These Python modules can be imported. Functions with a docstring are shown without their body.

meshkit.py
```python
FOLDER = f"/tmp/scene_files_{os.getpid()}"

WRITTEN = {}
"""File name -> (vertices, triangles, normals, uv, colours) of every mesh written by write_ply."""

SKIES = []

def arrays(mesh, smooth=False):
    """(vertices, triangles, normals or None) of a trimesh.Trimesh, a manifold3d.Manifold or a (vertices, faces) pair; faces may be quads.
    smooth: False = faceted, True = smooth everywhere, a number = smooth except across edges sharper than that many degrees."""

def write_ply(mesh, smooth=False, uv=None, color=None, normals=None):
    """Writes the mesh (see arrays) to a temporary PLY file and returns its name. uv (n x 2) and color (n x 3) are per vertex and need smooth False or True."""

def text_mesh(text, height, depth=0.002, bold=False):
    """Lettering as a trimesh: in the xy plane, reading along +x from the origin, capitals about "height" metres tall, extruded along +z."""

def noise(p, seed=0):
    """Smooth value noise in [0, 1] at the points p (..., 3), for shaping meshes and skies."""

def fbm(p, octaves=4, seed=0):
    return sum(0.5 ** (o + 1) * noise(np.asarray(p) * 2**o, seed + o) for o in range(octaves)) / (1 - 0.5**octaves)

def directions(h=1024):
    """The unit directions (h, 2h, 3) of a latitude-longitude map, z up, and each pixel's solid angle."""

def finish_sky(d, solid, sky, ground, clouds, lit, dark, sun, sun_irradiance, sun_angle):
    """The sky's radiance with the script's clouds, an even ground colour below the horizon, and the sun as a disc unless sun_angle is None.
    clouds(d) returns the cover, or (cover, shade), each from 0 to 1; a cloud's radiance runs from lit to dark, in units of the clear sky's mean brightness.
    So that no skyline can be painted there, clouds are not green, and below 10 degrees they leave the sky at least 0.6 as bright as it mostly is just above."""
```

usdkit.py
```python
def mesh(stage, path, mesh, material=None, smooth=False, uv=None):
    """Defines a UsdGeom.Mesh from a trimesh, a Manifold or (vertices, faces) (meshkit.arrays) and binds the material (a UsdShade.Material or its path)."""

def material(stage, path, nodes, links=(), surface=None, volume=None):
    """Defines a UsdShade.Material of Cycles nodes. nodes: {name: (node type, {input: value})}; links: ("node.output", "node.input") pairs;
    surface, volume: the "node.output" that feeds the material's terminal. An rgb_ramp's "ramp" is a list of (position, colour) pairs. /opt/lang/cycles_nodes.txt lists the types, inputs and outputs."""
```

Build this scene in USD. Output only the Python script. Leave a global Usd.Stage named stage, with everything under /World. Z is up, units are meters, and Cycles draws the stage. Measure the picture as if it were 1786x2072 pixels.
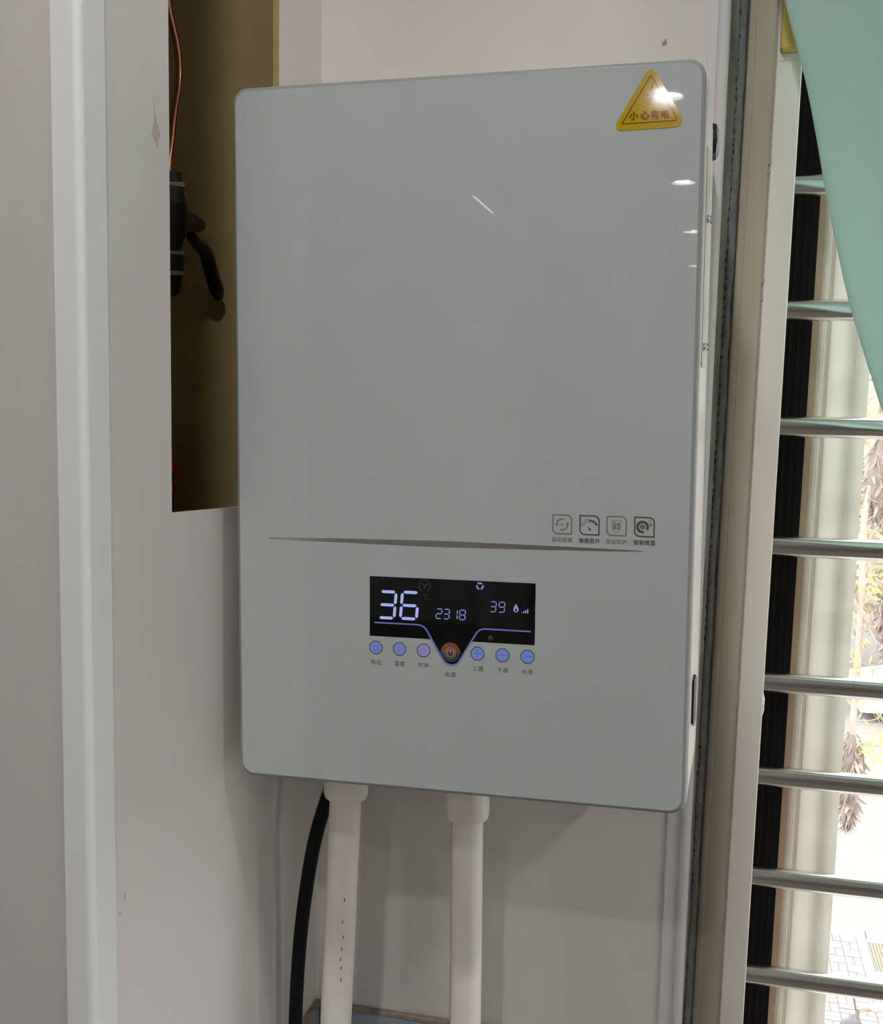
import math, random
import numpy as np, trimesh, manifold3d, usdkit, meshkit
from pxr import Usd, UsdGeom, UsdLux, UsdShade, Gf, Sdf
from shapely.geometry import Polygon, LineString, Point, box as sbox
from shapely.ops import unary_union
from shapely import affinity

rng = np.random.default_rng(7)
random.seed(7)
stage = Usd.Stage.CreateInMemory()
UsdGeom.SetStageUpAxis(stage, 'Z')
UsdGeom.SetStageMetersPerUnit(stage, 1.0)
UsdGeom.Xform.Define(stage, '/World')
PI = math.pi

# ---------------------------------------------------------------- camera
CAM = np.array([0.2226, -1.2367, 1.4400])
YAW, PITCH, ROLL, FPX = 0.23795, -0.10094, 0.01708, 2235.2
fw = np.array([-math.sin(YAW) * math.cos(PITCH), math.cos(YAW) * math.cos(PITCH), math.sin(PITCH)])
rt = np.array([math.cos(YAW), math.sin(YAW), 0.0])
up = np.cross(rt, fw)
rr = rt * math.cos(ROLL) + up * math.sin(ROLL)
uu = -rt * math.sin(ROLL) + up * math.cos(ROLL)
cam = UsdGeom.Camera.Define(stage, '/World/Camera')
cam.CreateHorizontalApertureAttr(36.0)
cam.CreateVerticalApertureAttr(36.0 * 2072 / 1786)
cam.CreateFocalLengthAttr(36.0 * FPX / 1786)
cam.CreateClippingRangeAttr((0.02, 500.0))
M4 = np.eye(4)
M4[0, :3], M4[1, :3], M4[2, :3], M4[3, :3] = rr, uu, -fw, CAM
cam.AddTransformOp().Set(Gf.Matrix4d(*M4.ravel().tolist()))
cam.CreateExposureAttr(0.0)

# ---------------------------------------------------------------- daylight and lamps (tuning values)
SUN_I, SKY_I = 2.2, 1.45
DOWNLIGHT, TUBE = 260.0, 9.0
sun = UsdLux.DistantLight.Define(stage, '/World/Sun')
sun.CreateIntensityAttr(SUN_I)
sun.CreateAngleAttr(0.6)
sun.CreateColorAttr(Gf.Vec3f(1.0, 0.93, 0.84))
az, el = math.radians(-22), math.radians(52)          # the sun stands to the right and a little behind the building
sd = np.array([math.cos(el) * math.cos(az), math.cos(el) * math.sin(az), math.sin(el)])
zx = np.cross([0, 0, 1.0], sd); zx /= np.linalg.norm(zx)
zy = np.cross(sd, zx)
M = np.eye(4); M[0, :3], M[1, :3], M[2, :3] = zx, zy, sd
sun.AddTransformOp().Set(Gf.Matrix4d(*M.ravel().tolist()))
dome = UsdLux.DomeLight.Define(stage, '/World/Sky')
dome.CreateIntensityAttr(SKY_I)
dome.CreateColorAttr(Gf.Vec3f(0.93, 0.97, 1.0))       # bright hazy sky

# ---------------------------------------------------------------- helpers
COUNT = {}
LOC = {}


def numbered(parent, name):
    k = (parent, name)
    n = COUNT.get(k, 0)
    COUNT[k] = n + 1
    return f'{parent}/{name}' if n == 0 else f'{parent}/{name}_{n:03d}'


def tag(p, label=None, cat=None, group=None, kind=None):
    for k, v in (('label', label), ('category', cat), ('group', group), ('kind', kind)):
        if v:
            p.SetCustomDataByKey(k, v)
    return p


def thing(name, label, cat=None, loc=(0, 0, 0), rot_y=0.0, group=None, kind=None):
    path = numbered('/World', name)
    x = UsdGeom.Xform.Define(stage, path)
    x.AddTranslateOp().Set(Gf.Vec3d(*map(float, loc)))
    if rot_y:
        x.AddRotateYOp().Set(rot_y)
    LOC[path] = np.array(loc, float)
    tag(x.GetPrim(), label, cat, group, kind)
    return path


def J(ms):
    ms = [m for m in ms if m is not None]
    return ms[0] if len(ms) == 1 else trimesh.util.concatenate(ms)


def obj(name, mesh, mat, parent='/World', label=None, smooth=35, local=True, kind=None, cat=None, group=None):
    """One Mesh prim. A part's mesh is given in the frame of its thing (local) or in world coordinates (local=False)."""
    if isinstance(mesh, list):
        mesh = J(mesh)
    path = numbered(parent, name)
    v, f = np.array(mesh.vertices, float), np.array(mesh.faces)
    base = next((LOC[p] for p in (parent, parent.rpartition('/')[0]) if p in LOC), None)
    if not local and base is not None:
        v = v - base
    usdkit.mesh(stage, path, (v, f), MAT[mat], smooth=smooth)
    tag(stage.GetPrimAtPath(path), label, cat, group, kind)
    return path


def box(x0, x1, y0, y1, z0, z1):
    m = trimesh.creation.box([abs(x1 - x0), abs(y1 - y0), abs(z1 - z0)])
    m.apply_translation([(x0 + x1) / 2, (y0 + y1) / 2, (z0 + z1) / 2])
    return m


def rbox(x0, x1, y0, y1, z0, z1, c=0.002):
    """A box with chamfered edges."""
    pts = []
    for sx, X in ((1, x0), (-1, x1)):
        for sy, Y in ((1, y0), (-1, y1)):
            for sz, Z in ((1, z0), (-1, z1)):
                pts += [(X + sx * c, Y + sy * c, Z), (X + sx * c, Y, Z + sz * c), (X, Y + sy * c, Z + sz * c)]
    return trimesh.convex.convex_hull(np.array(pts))


def polys(g):
    return [p for p in getattr(g, 'geoms', [g]) if p.area > 0]


def ext_xz(poly, y0, y1):
    """A polygon in x and z, extruded along y."""
    out = []
    for g in polys(poly):
        m = trimesh.creation.extrude_polygon(g, y1 - y0, engine='earcut')
        v = np.array(m.vertices)
        m.vertices = np.stack([v[:, 0], y1 - v[:, 2], v[:, 1]], 1)
        out.append(m)
    return J(out)


def ext_yz(poly, x0, x1):
    out = []
    for g in polys(poly):
        m = trimesh.creation.extrude_polygon(g, x1 - x0, engine='earcut')
        v = np.array(m.vertices)
        m.vertices = np.stack([x0 + v[:, 2], v[:, 0], v[:, 1]], 1)
        out.append(m)
    return J(out)


def ext_xy(poly, z0, z1):
    out = []
    for g in polys(poly):
        m = trimesh.creation.extrude_polygon(g, z1 - z0, engine='earcut')
        m.apply_translation([0, 0, z0])
        out.append(m)
    return J(out)


def spline(pts, n=40):
    from scipy.interpolate import CubicSpline
    p = np.array(pts, float)
    t = np.concatenate([[0], np.cumsum(np.linalg.norm(np.diff(p, axis=0), axis=1))])
    return CubicSpline(t, p)(np.linspace(0, t[-1], n))


def tube(pts, r, n=14, cap=True):
    p = np.array(pts, float)
    r = np.broadcast_to(np.array(r, float), (len(p),))
    t = np.gradient(p, axis=0)
    t /= np.linalg.norm(t, axis=1, keepdims=True) + 1e-12
    a = np.cross(t[0], [0, 0, 1.0] if abs(t[0][2]) < 0.9 else [1.0, 0, 0])
    a /= np.linalg.norm(a)
    rings = []
    for i in range(len(p)):
        a = a - t[i] * np.dot(a, t[i]); a /= np.linalg.norm(a) + 1e-12
        b = np.cross(t[i], a)
        ang = np.arange(n) * 2 * PI / n
        rings.append(p[i] + r[i] * (np.cos(ang)[:, None] * a + np.sin(ang)[:, None] * b))
    v = np.vstack(rings)
    f = []
    for i in range(len(p) - 1):
        for j in range(n):
            k = (j + 1) % n
            f += [(i * n + j, i * n + k, (i + 1) * n + k), (i * n + j, (i + 1) * n + k, (i + 1) * n + j)]
    if cap:
        v = np.vstack([v, p[0], p[-1]])
        c0, c1 = len(v) - 2, len(v) - 1
        for j in range(n):
            k = (j + 1) % n
            f += [(c0, k, j), (c1, (len(p) - 1) * n + j, (len(p) - 1) * n + k)]
    return trimesh.Trimesh(v, np.array(f), process=False)


def lathe(profile, n=32):
    """profile: (radius, height) pairs from bottom to top, about z."""
    pr = np.array(profile, float)
    return trimesh.creation.revolve(pr, sections=n)


def loft(rings, caps=(True, True)):
    """rings: equal-length closed loops of points."""
    n = len(rings[0]); v = np.vstack(rings); f = []
    for i in range(len(rings) - 1):
        for j in range(n):
            k = (j + 1) % n
            f += [(i * n + j, i * n + k, (i + 1) * n + k), (i * n + j, (i + 1) * n + k, (i + 1) * n + j)]
    for flag, at, rev in ((caps[0], 0, True), (caps[1], (len(rings) - 1) * n, False)):
        if flag:
            v = np.vstack([v, v[at:at + n].mean(0)])
            for j in range(n):
                k = (j + 1) % n
                f.append((len(v) - 1, at + k, at + j) if rev else (len(v) - 1, at + j, at + k))
    m = trimesh.Trimesh(v, np.array(f), process=False)
    if m.volume < 0:
        m.invert()
    return m


def rrect(hx, hz, r, n=8, cx=0, cz=0):
    out = []
    for sx, sz, a0 in ((1, 1, 0), (-1, 1, 90), (-1, -1, 180), (1, -1, 270)):
        for k in range(n + 1):
            a = math.radians(a0 + 90 * k / n)
            out.append((cx + sx * (hx - r) + r * math.cos(a), cz + sz * (hz - r) + r * math.sin(a)))
    return np.array(out)


def hull_spheres(a, ra, b, rb, sub=2):
    s1 = trimesh.creation.icosphere(sub, ra); s1.apply_translation(a)
    s2 = trimesh.creation.icosphere(sub, rb); s2.apply_translation(b)
    return trimesh.convex.convex_hull(np.vstack([s1.vertices, s2.vertices]))


def to_man(m):
    m = m.copy(); m.merge_vertices()
    return manifold3d.Manifold(manifold3d.Mesh(np.array(m.vertices, np.float32), np.array(m.faces, np.uint32)))


def blend(bones, length=0.02, rounds=8):
    man = manifold3d.Manifold.batch_boolean([to_man(hull_spheres(*b)) for b in bones], manifold3d.OpType.Add).refine_to_length(length)
    mm = man.to_mesh()
    t = trimesh.Trimesh(np.array(mm.vert_properties)[:, :3], np.array(mm.tri_verts), process=True)
    trimesh.smoothing.filter_taubin(t, iterations=rounds)
    return t


def lean(m, k, z0=1.5):
    """Leans a mesh about the y axis (the old window is not quite plumb)."""
    m = m.copy()
    m.apply_transform(trimesh.transformations.rotation_matrix(math.atan(k), [0, 1, 0], [0, 0, z0]))
    return m


# ---------------------------------------------------------------- materials
MAT = {}
UsdGeom.Scope.Define(stage, '/World/Looks')


def pm(name, color, rough=0.5, metal=0.0, bump=None, tint=None, spec=None, coat=0.0, emit=None, trans=0.0, rot=None):
    """Principled material. bump = (scale, strength, distance, stretch); tint = (scale, colour, amount, stretch): soft natural variation of the colour."""
    nodes = {'p': ('principled_bsdf', {'base_color': color, 'roughness': rough, 'metallic': metal})}
    links = []
    if spec is not None:
        nodes['p'][1]['specular_ior_level'] = spec
    if coat:
        nodes['p'][1].update({'coat_weight': coat, 'coat_roughness': 0.03})
    if emit:
        nodes['p'][1].update({'emission_color': emit[0], 'emission_strength': emit[1]})
    if bump or tint:
        nodes['tc'] = ('texture_coordinate', {})
    if bump:
        nodes['mb'] = ('mapping', {'scale': bump[3] if len(bump) > 3 else (1, 1, 1)})
        nodes['nb'] = ('noise_texture', {'scale': bump[0], 'detail': 3.0})
        nodes['b'] = ('bump', {'strength': bump[1], 'distance': bump[2]})
        links += [('tc.object', 'mb.vector'), ('mb.vector', 'nb.vector'), ('nb.fac', 'b.height'), ('b.normal', 'p.normal')]
    if tint:
        nodes['mt'] = ('mapping', {'scale': tint[3] if len(tint) > 3 else (1, 1, 1)})
        nodes['nt'] = ('noise_texture', {'scale': tint[0], 'detail': 4.0})
        lo, hi = tint[4] if len(tint) > 4 else (0.4, 0.7)
        nodes['mr'] = ('map_range', {'from_min': lo, 'from_max': hi, 'to_min': 0.0, 'to_max': tint[2], 'clamp': True})
        nodes['mx'] = ('mix_color', {'a': color, 'b': tint[1]})
        links += [('tc.object', 'mt.vector'), ('mt.vector', 'nt.vector'), ('nt.fac', 'mr.value'), ('mr.result', 'mx.fac'), ('mx.result', 'p.base_color')]
    surf = 'p.BSDF'
    if trans:
        nodes['tr'] = ('translucent_bsdf', {'color': color})
        nodes['mc'] = ('mix_closure', {'fac': trans})
        links += [('p.BSDF', 'mc.closure1'), ('tr.BSDF', 'mc.closure2')]
        surf = 'mc.closure'
    MAT[name] = usdkit.material(stage, f'/World/Looks/{name}', nodes, links, surface=surf)


def glow(name, color, strength):
    MAT[name] = usdkit.material(stage, f'/World/Looks/{name}', {'e': ('emission', {'color': color, 'strength': strength})}, surface='e.emission')


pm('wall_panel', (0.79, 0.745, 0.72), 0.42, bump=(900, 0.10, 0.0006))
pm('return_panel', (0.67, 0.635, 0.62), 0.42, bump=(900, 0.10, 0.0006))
pm('wall_panel_side', (0.79, 0.755, 0.735), 0.38, bump=(300, 0.06, 0.0006))
pm('trim_white', (0.90, 0.91, 0.90), 0.30)
pm('trim_lilac', (0.76, 0.73, 0.75), 0.30)
pm('room_white', (0.80, 0.79, 0.77), 0.6)
pm('floor_tile', (0.16, 0.145, 0.13), 0.3)
pm('niche_ochre', (0.48, 0.37, 0.165), 0.8, tint=(5, (0.36, 0.265, 0.115), 0.7), bump=(60, 0.2, 0.002))
pm('panel_core', (0.46, 0.36, 0.12), 0.6)
pm('wall_tile', (0.36, 0.42, 0.48), 0.18)
pm('dirty_grout', (0.42, 0.35, 0.29), 0.8, tint=(60, (0.22, 0.14, 0.09), 0.9))
pm('scuff', (0.60, 0.535, 0.50), 0.8)
pm('smudge', (0.34, 0.33, 0.335), 0.8)
pm('glass_front', (0.49, 0.53, 0.522), 0.012, spec=0.5)
pm('glass_rim', (0.30, 0.325, 0.32), 0.35, spec=0.2)
pm('body_white', (0.78, 0.73, 0.68), 0.28)
pm('screw_metal', (0.75, 0.73, 0.70), 0.25, metal=1.0)
pm('black_rubber', (0.012, 0.011, 0.011), 0.35)
pm('silver_strip', (0.68, 0.65, 0.60), 0.22, metal=1.0)
pm('print_grey', (0.105, 0.11, 0.105), 0.30)
pm('print_soft', (0.225, 0.23, 0.215), 0.30)
pm('print_brown', (0.115, 0.098, 0.082), 0.30)
pm('screen_black', (0.004, 0.004, 0.005), 0.04)
glow('led_white', (0.35, 0.42, 0.80), 1.0)
glow('led_small', (0.20, 0.24, 0.50), 1.0)
glow('led_line', (0.10, 0.125, 0.32), 1.0)
glow('led_dim', (0.10, 0.11, 0.13), 0.30)
glow('key_blue', (0.125, 0.17, 0.42), 1.0)
glow('key_violet', (0.19, 0.185, 0.40), 1.0)
pm('key_ring', (0.075, 0.078, 0.085), 0.3)
pm('key_mark', (0.06, 0.075, 0.20), 0.3, emit=((0.06, 0.085, 0.25), 0.9))
pm('key_red', (0.14, 0.09, 0.16), 0.3, emit=((0.14, 0.09, 0.20), 0.8))
pm('power_amber', (0.09, 0.035, 0.018), 0.15, emit=((0.36, 0.125, 0.05), 0.22))
pm('power_grey', (0.06, 0.06, 0.06), 0.2)
pm('power_mark', (0.20, 0.14, 0.16), 0.3, emit=((0.42, 0.28, 0.36), 0.3))
pm('sticker_yellow', (0.50, 0.36, 0.006), 0.06, spec=0.45)
pm('sticker_red', (0.24, 0.06, 0.008), 0.06, spec=0.45)
pm('pipe_plastic', (0.88, 0.84, 0.79), 0.32, tint=(18, (0.70, 0.60, 0.53), 0.3, (1, 1, 0.35)))
pm('pipe_mark', (0.12, 0.12, 0.12), 0.6)
pm('pipe_stripe', (0.35, 0.05, 0.05), 0.5)
pm('cable_black', (0.005, 0.005, 0.006), 0.55, spec=0.2)
pm('copper', (0.55, 0.24, 0.13), 0.25, metal=1.0)
pm('iron_dark', (0.025, 0.022, 0.018), 0.55, bump=(90, 0.5, 0.002))
pm('handle_black', (0.008, 0.007, 0.006), 0.4)
pm('ptfe_tape', (0.45, 0.42, 0.38), 0.6)
pm('red_plastic', (0.42, 0.03, 0.02), 0.4)
pm('old_cream', (0.68, 0.62, 0.50), 0.38, tint=(9, (0.46, 0.38, 0.26), 0.4, (3, 3, 0.4)))
pm('sash_white', (0.82, 0.775, 0.70), 0.33, tint=(7, (0.66, 0.62, 0.53), 0.4, (2, 2, 0.4)))
pm('seam_dark', (0.10, 0.075, 0.05), 0.7)
pm('film', (0.62, 0.575, 0.54), 0.22)
pm('tape_clear', (0.42, 0.37, 0.33), 0.08, bump=(260, 0.6, 0.002, (1, 1, 0.25)))
pm('sealant', (0.19, 0.205, 0.195), 0.5, tint=(110, (0.10, 0.11, 0.11), 0.7, (1, 1, 0.5)))
pm('sealant_pale', (0.34, 0.335, 0.29), 0.5, tint=(50, (0.16, 0.15, 0.12), 0.7, (1, 1, 0.3)))
pm('mould', (0.045, 0.05, 0.05), 0.8)
pm('black_strip', (0.006, 0.005, 0.005), 0.6, spec=0.15)
pm('tan_strip', (0.36, 0.24, 0.15), 0.5)
pm('pale_green', (0.76, 0.71, 0.62), 0.4, trans=0.35)
pm('pale_groove', (0.36, 0.30, 0.22), 0.5)
pm('pale_panel', (0.83, 0.81, 0.745), 0.4, trans=0.48, tint=(11, (0.76, 0.71, 0.63), 0.35))
pm('seam_grey', (0.45, 0.44, 0.40), 0.6)
pm('steel', (0.72, 0.70, 0.68), 0.14, metal=1.0)
pm('foam_yellow', (0.58, 0.42, 0.12), 0.85, bump=(220, 0.5, 0.002))
pm('curtain', (0.55, 0.75, 0.675), 0.8, trans=0.38, bump=(1500, 0.12, 0.0005))
pm('facade', (0.62, 0.60, 0.56), 0.8)
pm('paver_pink', (0.275, 0.236, 0.222), 0.85)
pm('paver_sand', (0.28, 0.249, 0.222), 0.85)
pm('paver_joint', (0.215, 0.183, 0.171), 0.9)
pm('kerb', (0.46, 0.43, 0.40), 0.85)
pm('asphalt', (0.235, 0.208, 0.188), 0.9, tint=(0.5, (0.225, 0.207, 0.196), 0.8))
pm('grate_stone', (0.50, 0.49, 0.46), 0.8)
pm('grate_iron', (0.30, 0.26, 0.17), 0.6)
pm('pit_dark', (0.15, 0.13, 0.10), 0.9)
pm('bark', (0.42, 0.325, 0.265), 0.9, tint=(14, (0.30, 0.23, 0.19), 0.8, (1, 1, 0.3)))
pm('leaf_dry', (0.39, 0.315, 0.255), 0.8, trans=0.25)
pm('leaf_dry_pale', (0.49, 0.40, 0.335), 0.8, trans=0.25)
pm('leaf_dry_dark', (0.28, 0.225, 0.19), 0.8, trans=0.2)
pm('leaf_yellow', (0.56, 0.48, 0.20), 0.7, trans=0.4)
pm('leaf_far', (0.52, 0.46, 0.33), 0.8, trans=0.3)
pm('leaf_far_grey', (0.44, 0.39, 0.365), 0.8, trans=0.25)
pm('car_white', (0.85, 0.85, 0.85), 0.25, coat=0.5)
pm('car_glass', (0.25, 0.25, 0.27), 0.08)
pm('tyre', (0.10, 0.10, 0.10), 0.8)
pm('scooter_grey', (0.10, 0.088, 0.09), 0.35)
pm('cloth_white', (0.62, 0.61, 0.62), 0.8)
pm('cloth_pink', (0.46, 0.28, 0.26), 0.8)
pm('skin', (0.50, 0.33, 0.25), 0.55)
pm('hair', (0.05, 0.04, 0.035), 0.6)
glow('lamp_disc', (1.0, 0.975, 0.945), DOWNLIGHT)
glow('lamp_tube', (1.0, 0.97, 0.92), TUBE)
pm('lamp_ring', (0.85, 0.85, 0.84), 0.4)


# ================================================================ the room
CEIL = 2.62
XL = -0.2275
# wall with the window in it: panelled face, tiles below, outer wall down to the street
wb = thing('wall_back', 'white linen-textured panelled wall behind the water heater', kind='structure')
face = Polygon([(XL, -0.05), (2.4, -0.05), (2.4, CEIL), (XL, CEIL)]) - sbox(0.214, 0.45, 1.75, 2.26)
obj('panelling', ext_xz(face, 0.0, 0.012), 'wall_panel', wb)
shell = Polygon([(-3.0, -5.5), (2.7, -5.5), (2.7, 3.0), (-3.0, 3.0)]) - sbox(0.214, 0.45, 1.75, 2.26)
obj('outer_wall', ext_xz(shell, 0.0125, 0.24), 'facade', wb)
for k in range(2):
    x0 = XL + 0.0065 + 0.21 * k
    obj('tile', rbox(x0 + 0.001, min(x0 + 0.209, 0.196), -0.006, -0.0002, 0.245, 0.6895, 0.001), 'wall_tile', wb)
    obj('tile', rbox(x0 + 0.001, min(x0 + 0.209, 0.196), -0.006, -0.0002, -0.04, 0.243, 0.001), 'wall_tile', wb)
g = rbox(XL, 0.196, -0.008, -0.0002, 0.690, 0.6965, 0.0012).subdivide().subdivide()
g.vertices += (meshkit.noise(g.vertices * 90)[:, None] - 0.5) * np.array([0, 0.002, 0.002])
obj('grout_line', g, 'dirty_grout', wb, label='brownish dirty joint above the tiles')
sm = []
for (x, z, r, s) in ((0.1572, 1.8205, 0.0022, 1.0), (0.1583, 1.8222, 0.0015, 1.9), (0.1560, 1.8190, 0.0014, 0.8), (0.1545, 1.8222, 0.0006, 0.8), (0.1590, 1.8247, 0.0007, 1.2)):
    c = affinity.rotate(affinity.scale(Point(x, z).buffer(r, 6), 0.8, s), 25)
    sm.append(c)
obj('dirt_mark', ext_xz(unary_union(sm), -0.0003, 0.0001), 'smudge', wb, label='small dark dirt mark on the wall panel')

# boxed-in pipe shaft on the left: panel with a rectangular hole sawn in it
wl = thing('wall_left', 'white panelled side of the boxed-in pipe shaft with a hole sawn in it', kind='structure')
side = Polygon([(-0.5045, 0), (0, 0), (0, CEIL), (-0.5045, CEIL)])
hole = Polygon([(-0.3686, 1.3392), (-0.2387, 1.3322), (-0.1256, 1.3290), (-0.1256, 2.25), (-0.3686, 2.25)])
obj('panel_face', ext_yz(side - hole, XL - 0.0008, XL), 'wall_panel_side', wl)
obj('panel_core', ext_yz(side - hole.buffer(0.0003), XL - 0.0075, XL - 0.0008), 'panel_core', wl, label='ochre core of the sawn panel')
obj('tile', rbox(XL + 0.0002, XL + 0.006, -0.30, -0.0005, 0.245, 0.6895, 0.001), 'wall_tile', wl)
obj('tile', rbox(XL + 0.0002, XL + 0.006, -0.30, -0.0005, -0.0, 0.243, 0.001), 'wall_tile', wl)
g = rbox(XL + 0.0002, XL + 0.008, -0.046, -0.0005, 0.690, 0.6965, 0.0012).subdivide().subdivide()
g.vertices += (meshkit.noise(g.vertices * 90 + 5)[:, None] - 0.5) * np.array([0.002, 0, 0.002])
obj('grout_line', g, 'dirty_grout', wl, label='brownish dirty joint above the tiles')
chip = Polygon([(-0.3952, 1.6805), (-0.3922, 1.6660), (-0.3870, 1.6585), (-0.3845, 1.6530), (-0.3885, 1.6465), (-0.3868, 1.6420), (-0.3915, 1.6432), (-0.3930, 1.6465), (-0.3990, 1.6500), (-0.3960, 1.6600), (-0.3950, 1.6660)])
obj('paint_chip', ext_yz(chip, XL, XL + 0.0002), 'scuff', wl, label='beige patch where the panel face has chipped')
chip = affinity.scale(Point(-0.4553, 1.0319).buffer(0.002), 0.5, 2).union(affinity.scale(Point(-0.4626, 1.0213).buffer(0.0013), 1.2, 1))
obj('paint_chip', ext_yz(chip, XL, XL + 0.0002), 'scuff', wl)
wr = thing('wall_left_return', 'white panelled front of the pipe shaft at the left edge', kind='structure')
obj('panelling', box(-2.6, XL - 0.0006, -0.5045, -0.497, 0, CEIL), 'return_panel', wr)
t1 = thing('trim_1', 'shiny white plastic corner strip on the edge of the pipe shaft', kind='structure')
cs = unary_union([sbox(XL, -0.500, XL + 0.0022, -0.4725), sbox(XL - 0.021, -0.5068, XL - 0.004, -0.5046), Point(XL - 0.0038, -0.5008).buffer(0.006)]) - sbox(XL - 0.05, -0.5045, XL, -0.4)
obj('corner_strip', ext_xy(cs, 0.0, CEIL), 'trim_white', t1)
nb = thing('wall_niche', 'ochre inside of the pipe shaft seen through the sawn hole', kind='structure')
obj('rear_board', box(-0.62, XL - 0.0078, -0.006, 0.0, 0, CEIL), 'niche_ochre', nb)
obj('side_board', box(-0.632, -0.6202, -0.4968, 0.0, 0, CEIL), 'niche_ochre', nb)
for (y, z, r) in ((-0.0064, 1.3496, 0.0016), ):
    obj('nail_hole', ext_xz(affinity.scale(Point(-0.3745, 1.3505).buffer(0.0017), 1, 0.8).union(affinity.rotate(affinity.scale(Point(-0.3585, 1.366).buffer(0.0013), 0.6, 2), -30)), -0.0064, -0.0058), 'smudge', nb)
# rest of the room, behind the camera
obj('wall_right', box(2.4, 2.5, -10.6, 0.0, -0.05, CEIL), 'room_white', kind='structure', label='plain white wall to the right of the window')
obj('wall_far_left', box(-2.7, -2.6, -10.6, 0.0, -0.05, CEIL), 'room_white', kind='structure', label='plain white wall on the far left of the room')
obj('wall_front', box(-2.7, 2.5, -10.7, -10.6, -0.05, CEIL), 'room_white', kind='structure', label='plain white wall behind the camera')
obj('floor', box(-2.7, 2.5, -10.7, 0.0, -0.1, -0.05), 'floor_tile', kind='structure', label='grey-brown floor of the room')
LIGHTS = [(0.0, -1.05), (0.0, -2.08), (0.0046, -3.7967), (0.0211, -5.5097), (0.0437, -7.2445), (0.0403, -9.1725)] + [(1.55, -0.9), (1.55, -2.6), (1.55, -4.3)]
cl = sbox(-2.7, -10.7, 2.5, 0.012)
for (x, y) in LIGHTS:
    cl = cl - Point(x, y).buffer(0.063, 16)
obj('ceiling', ext_xy(cl, CEIL, CEIL + 0.09), 'room_white', kind='structure', label='white ceiling with recessed downlights')
DL = ['white recessed downlight in the ceiling nearest the heater wall', 'second white recessed downlight out from the heater wall', 'recessed downlight mirrored on the heater glass beside the yellow sticker, topmost of four',
      'round recessed downlight mirrored on the heater glass, second spot down, below the sticker', 'round recessed downlight mirrored on the heater glass, third spot down', 'round recessed downlight mirrored on the heater glass, lowest and smallest spot',
      'white recessed downlight on the window side, nearest the curtain', 'white recessed downlight on the window side, middle one of its row', 'white recessed downlight on the window side, farthest from the curtain']
first = None
for i, (x, y) in enumerate(LIGHTS):
    if first is None:
        d = first = thing('ceiling_downlight', DL[i], 'ceiling light', (x, y, CEIL), group='recessed ceiling downlights')
        obj('trim_ring', lathe([(0.0615, 0.03), (0.0615, -0.001), (0.070, -0.003), (0.073, 0.0), (0.0625, 0.0005), (0.0625, 0.03), (0.0615, 0.03)], 40), 'lamp_ring', d)
        obj('lamp_disc', lathe([(0.0, 0.016), (0.0612, 0.016), (0.0612, 0.022), (0.0, 0.022)], 40), 'lamp_disc', d, smooth=False)
    else:
        p = numbered('/World', 'ceiling_downlight')
        xf = UsdGeom.Xform.Define(stage, p)
        xf.GetPrim().GetReferences().AddInternalReference(first)
        xf.GetPrim().SetInstanceable(True)
        xf.GetPrim().GetAttribute('xformOp:translate').Set(Gf.Vec3d(x, y, CEIL))
        tag(xf.GetPrim(), DL[i], 'ceiling light', 'recessed ceiling downlights')
tl = thing('tube_light', 'thin white tube lamp on the ceiling, mirrored as a short streak', 'ceiling light', (-1.155, -5.92, CEIL))
obj('housing', rbox(-0.008, 0.008, -0.30, 0.30, -0.0142, -0.0002, 0.002), 'lamp_ring', tl)
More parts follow.
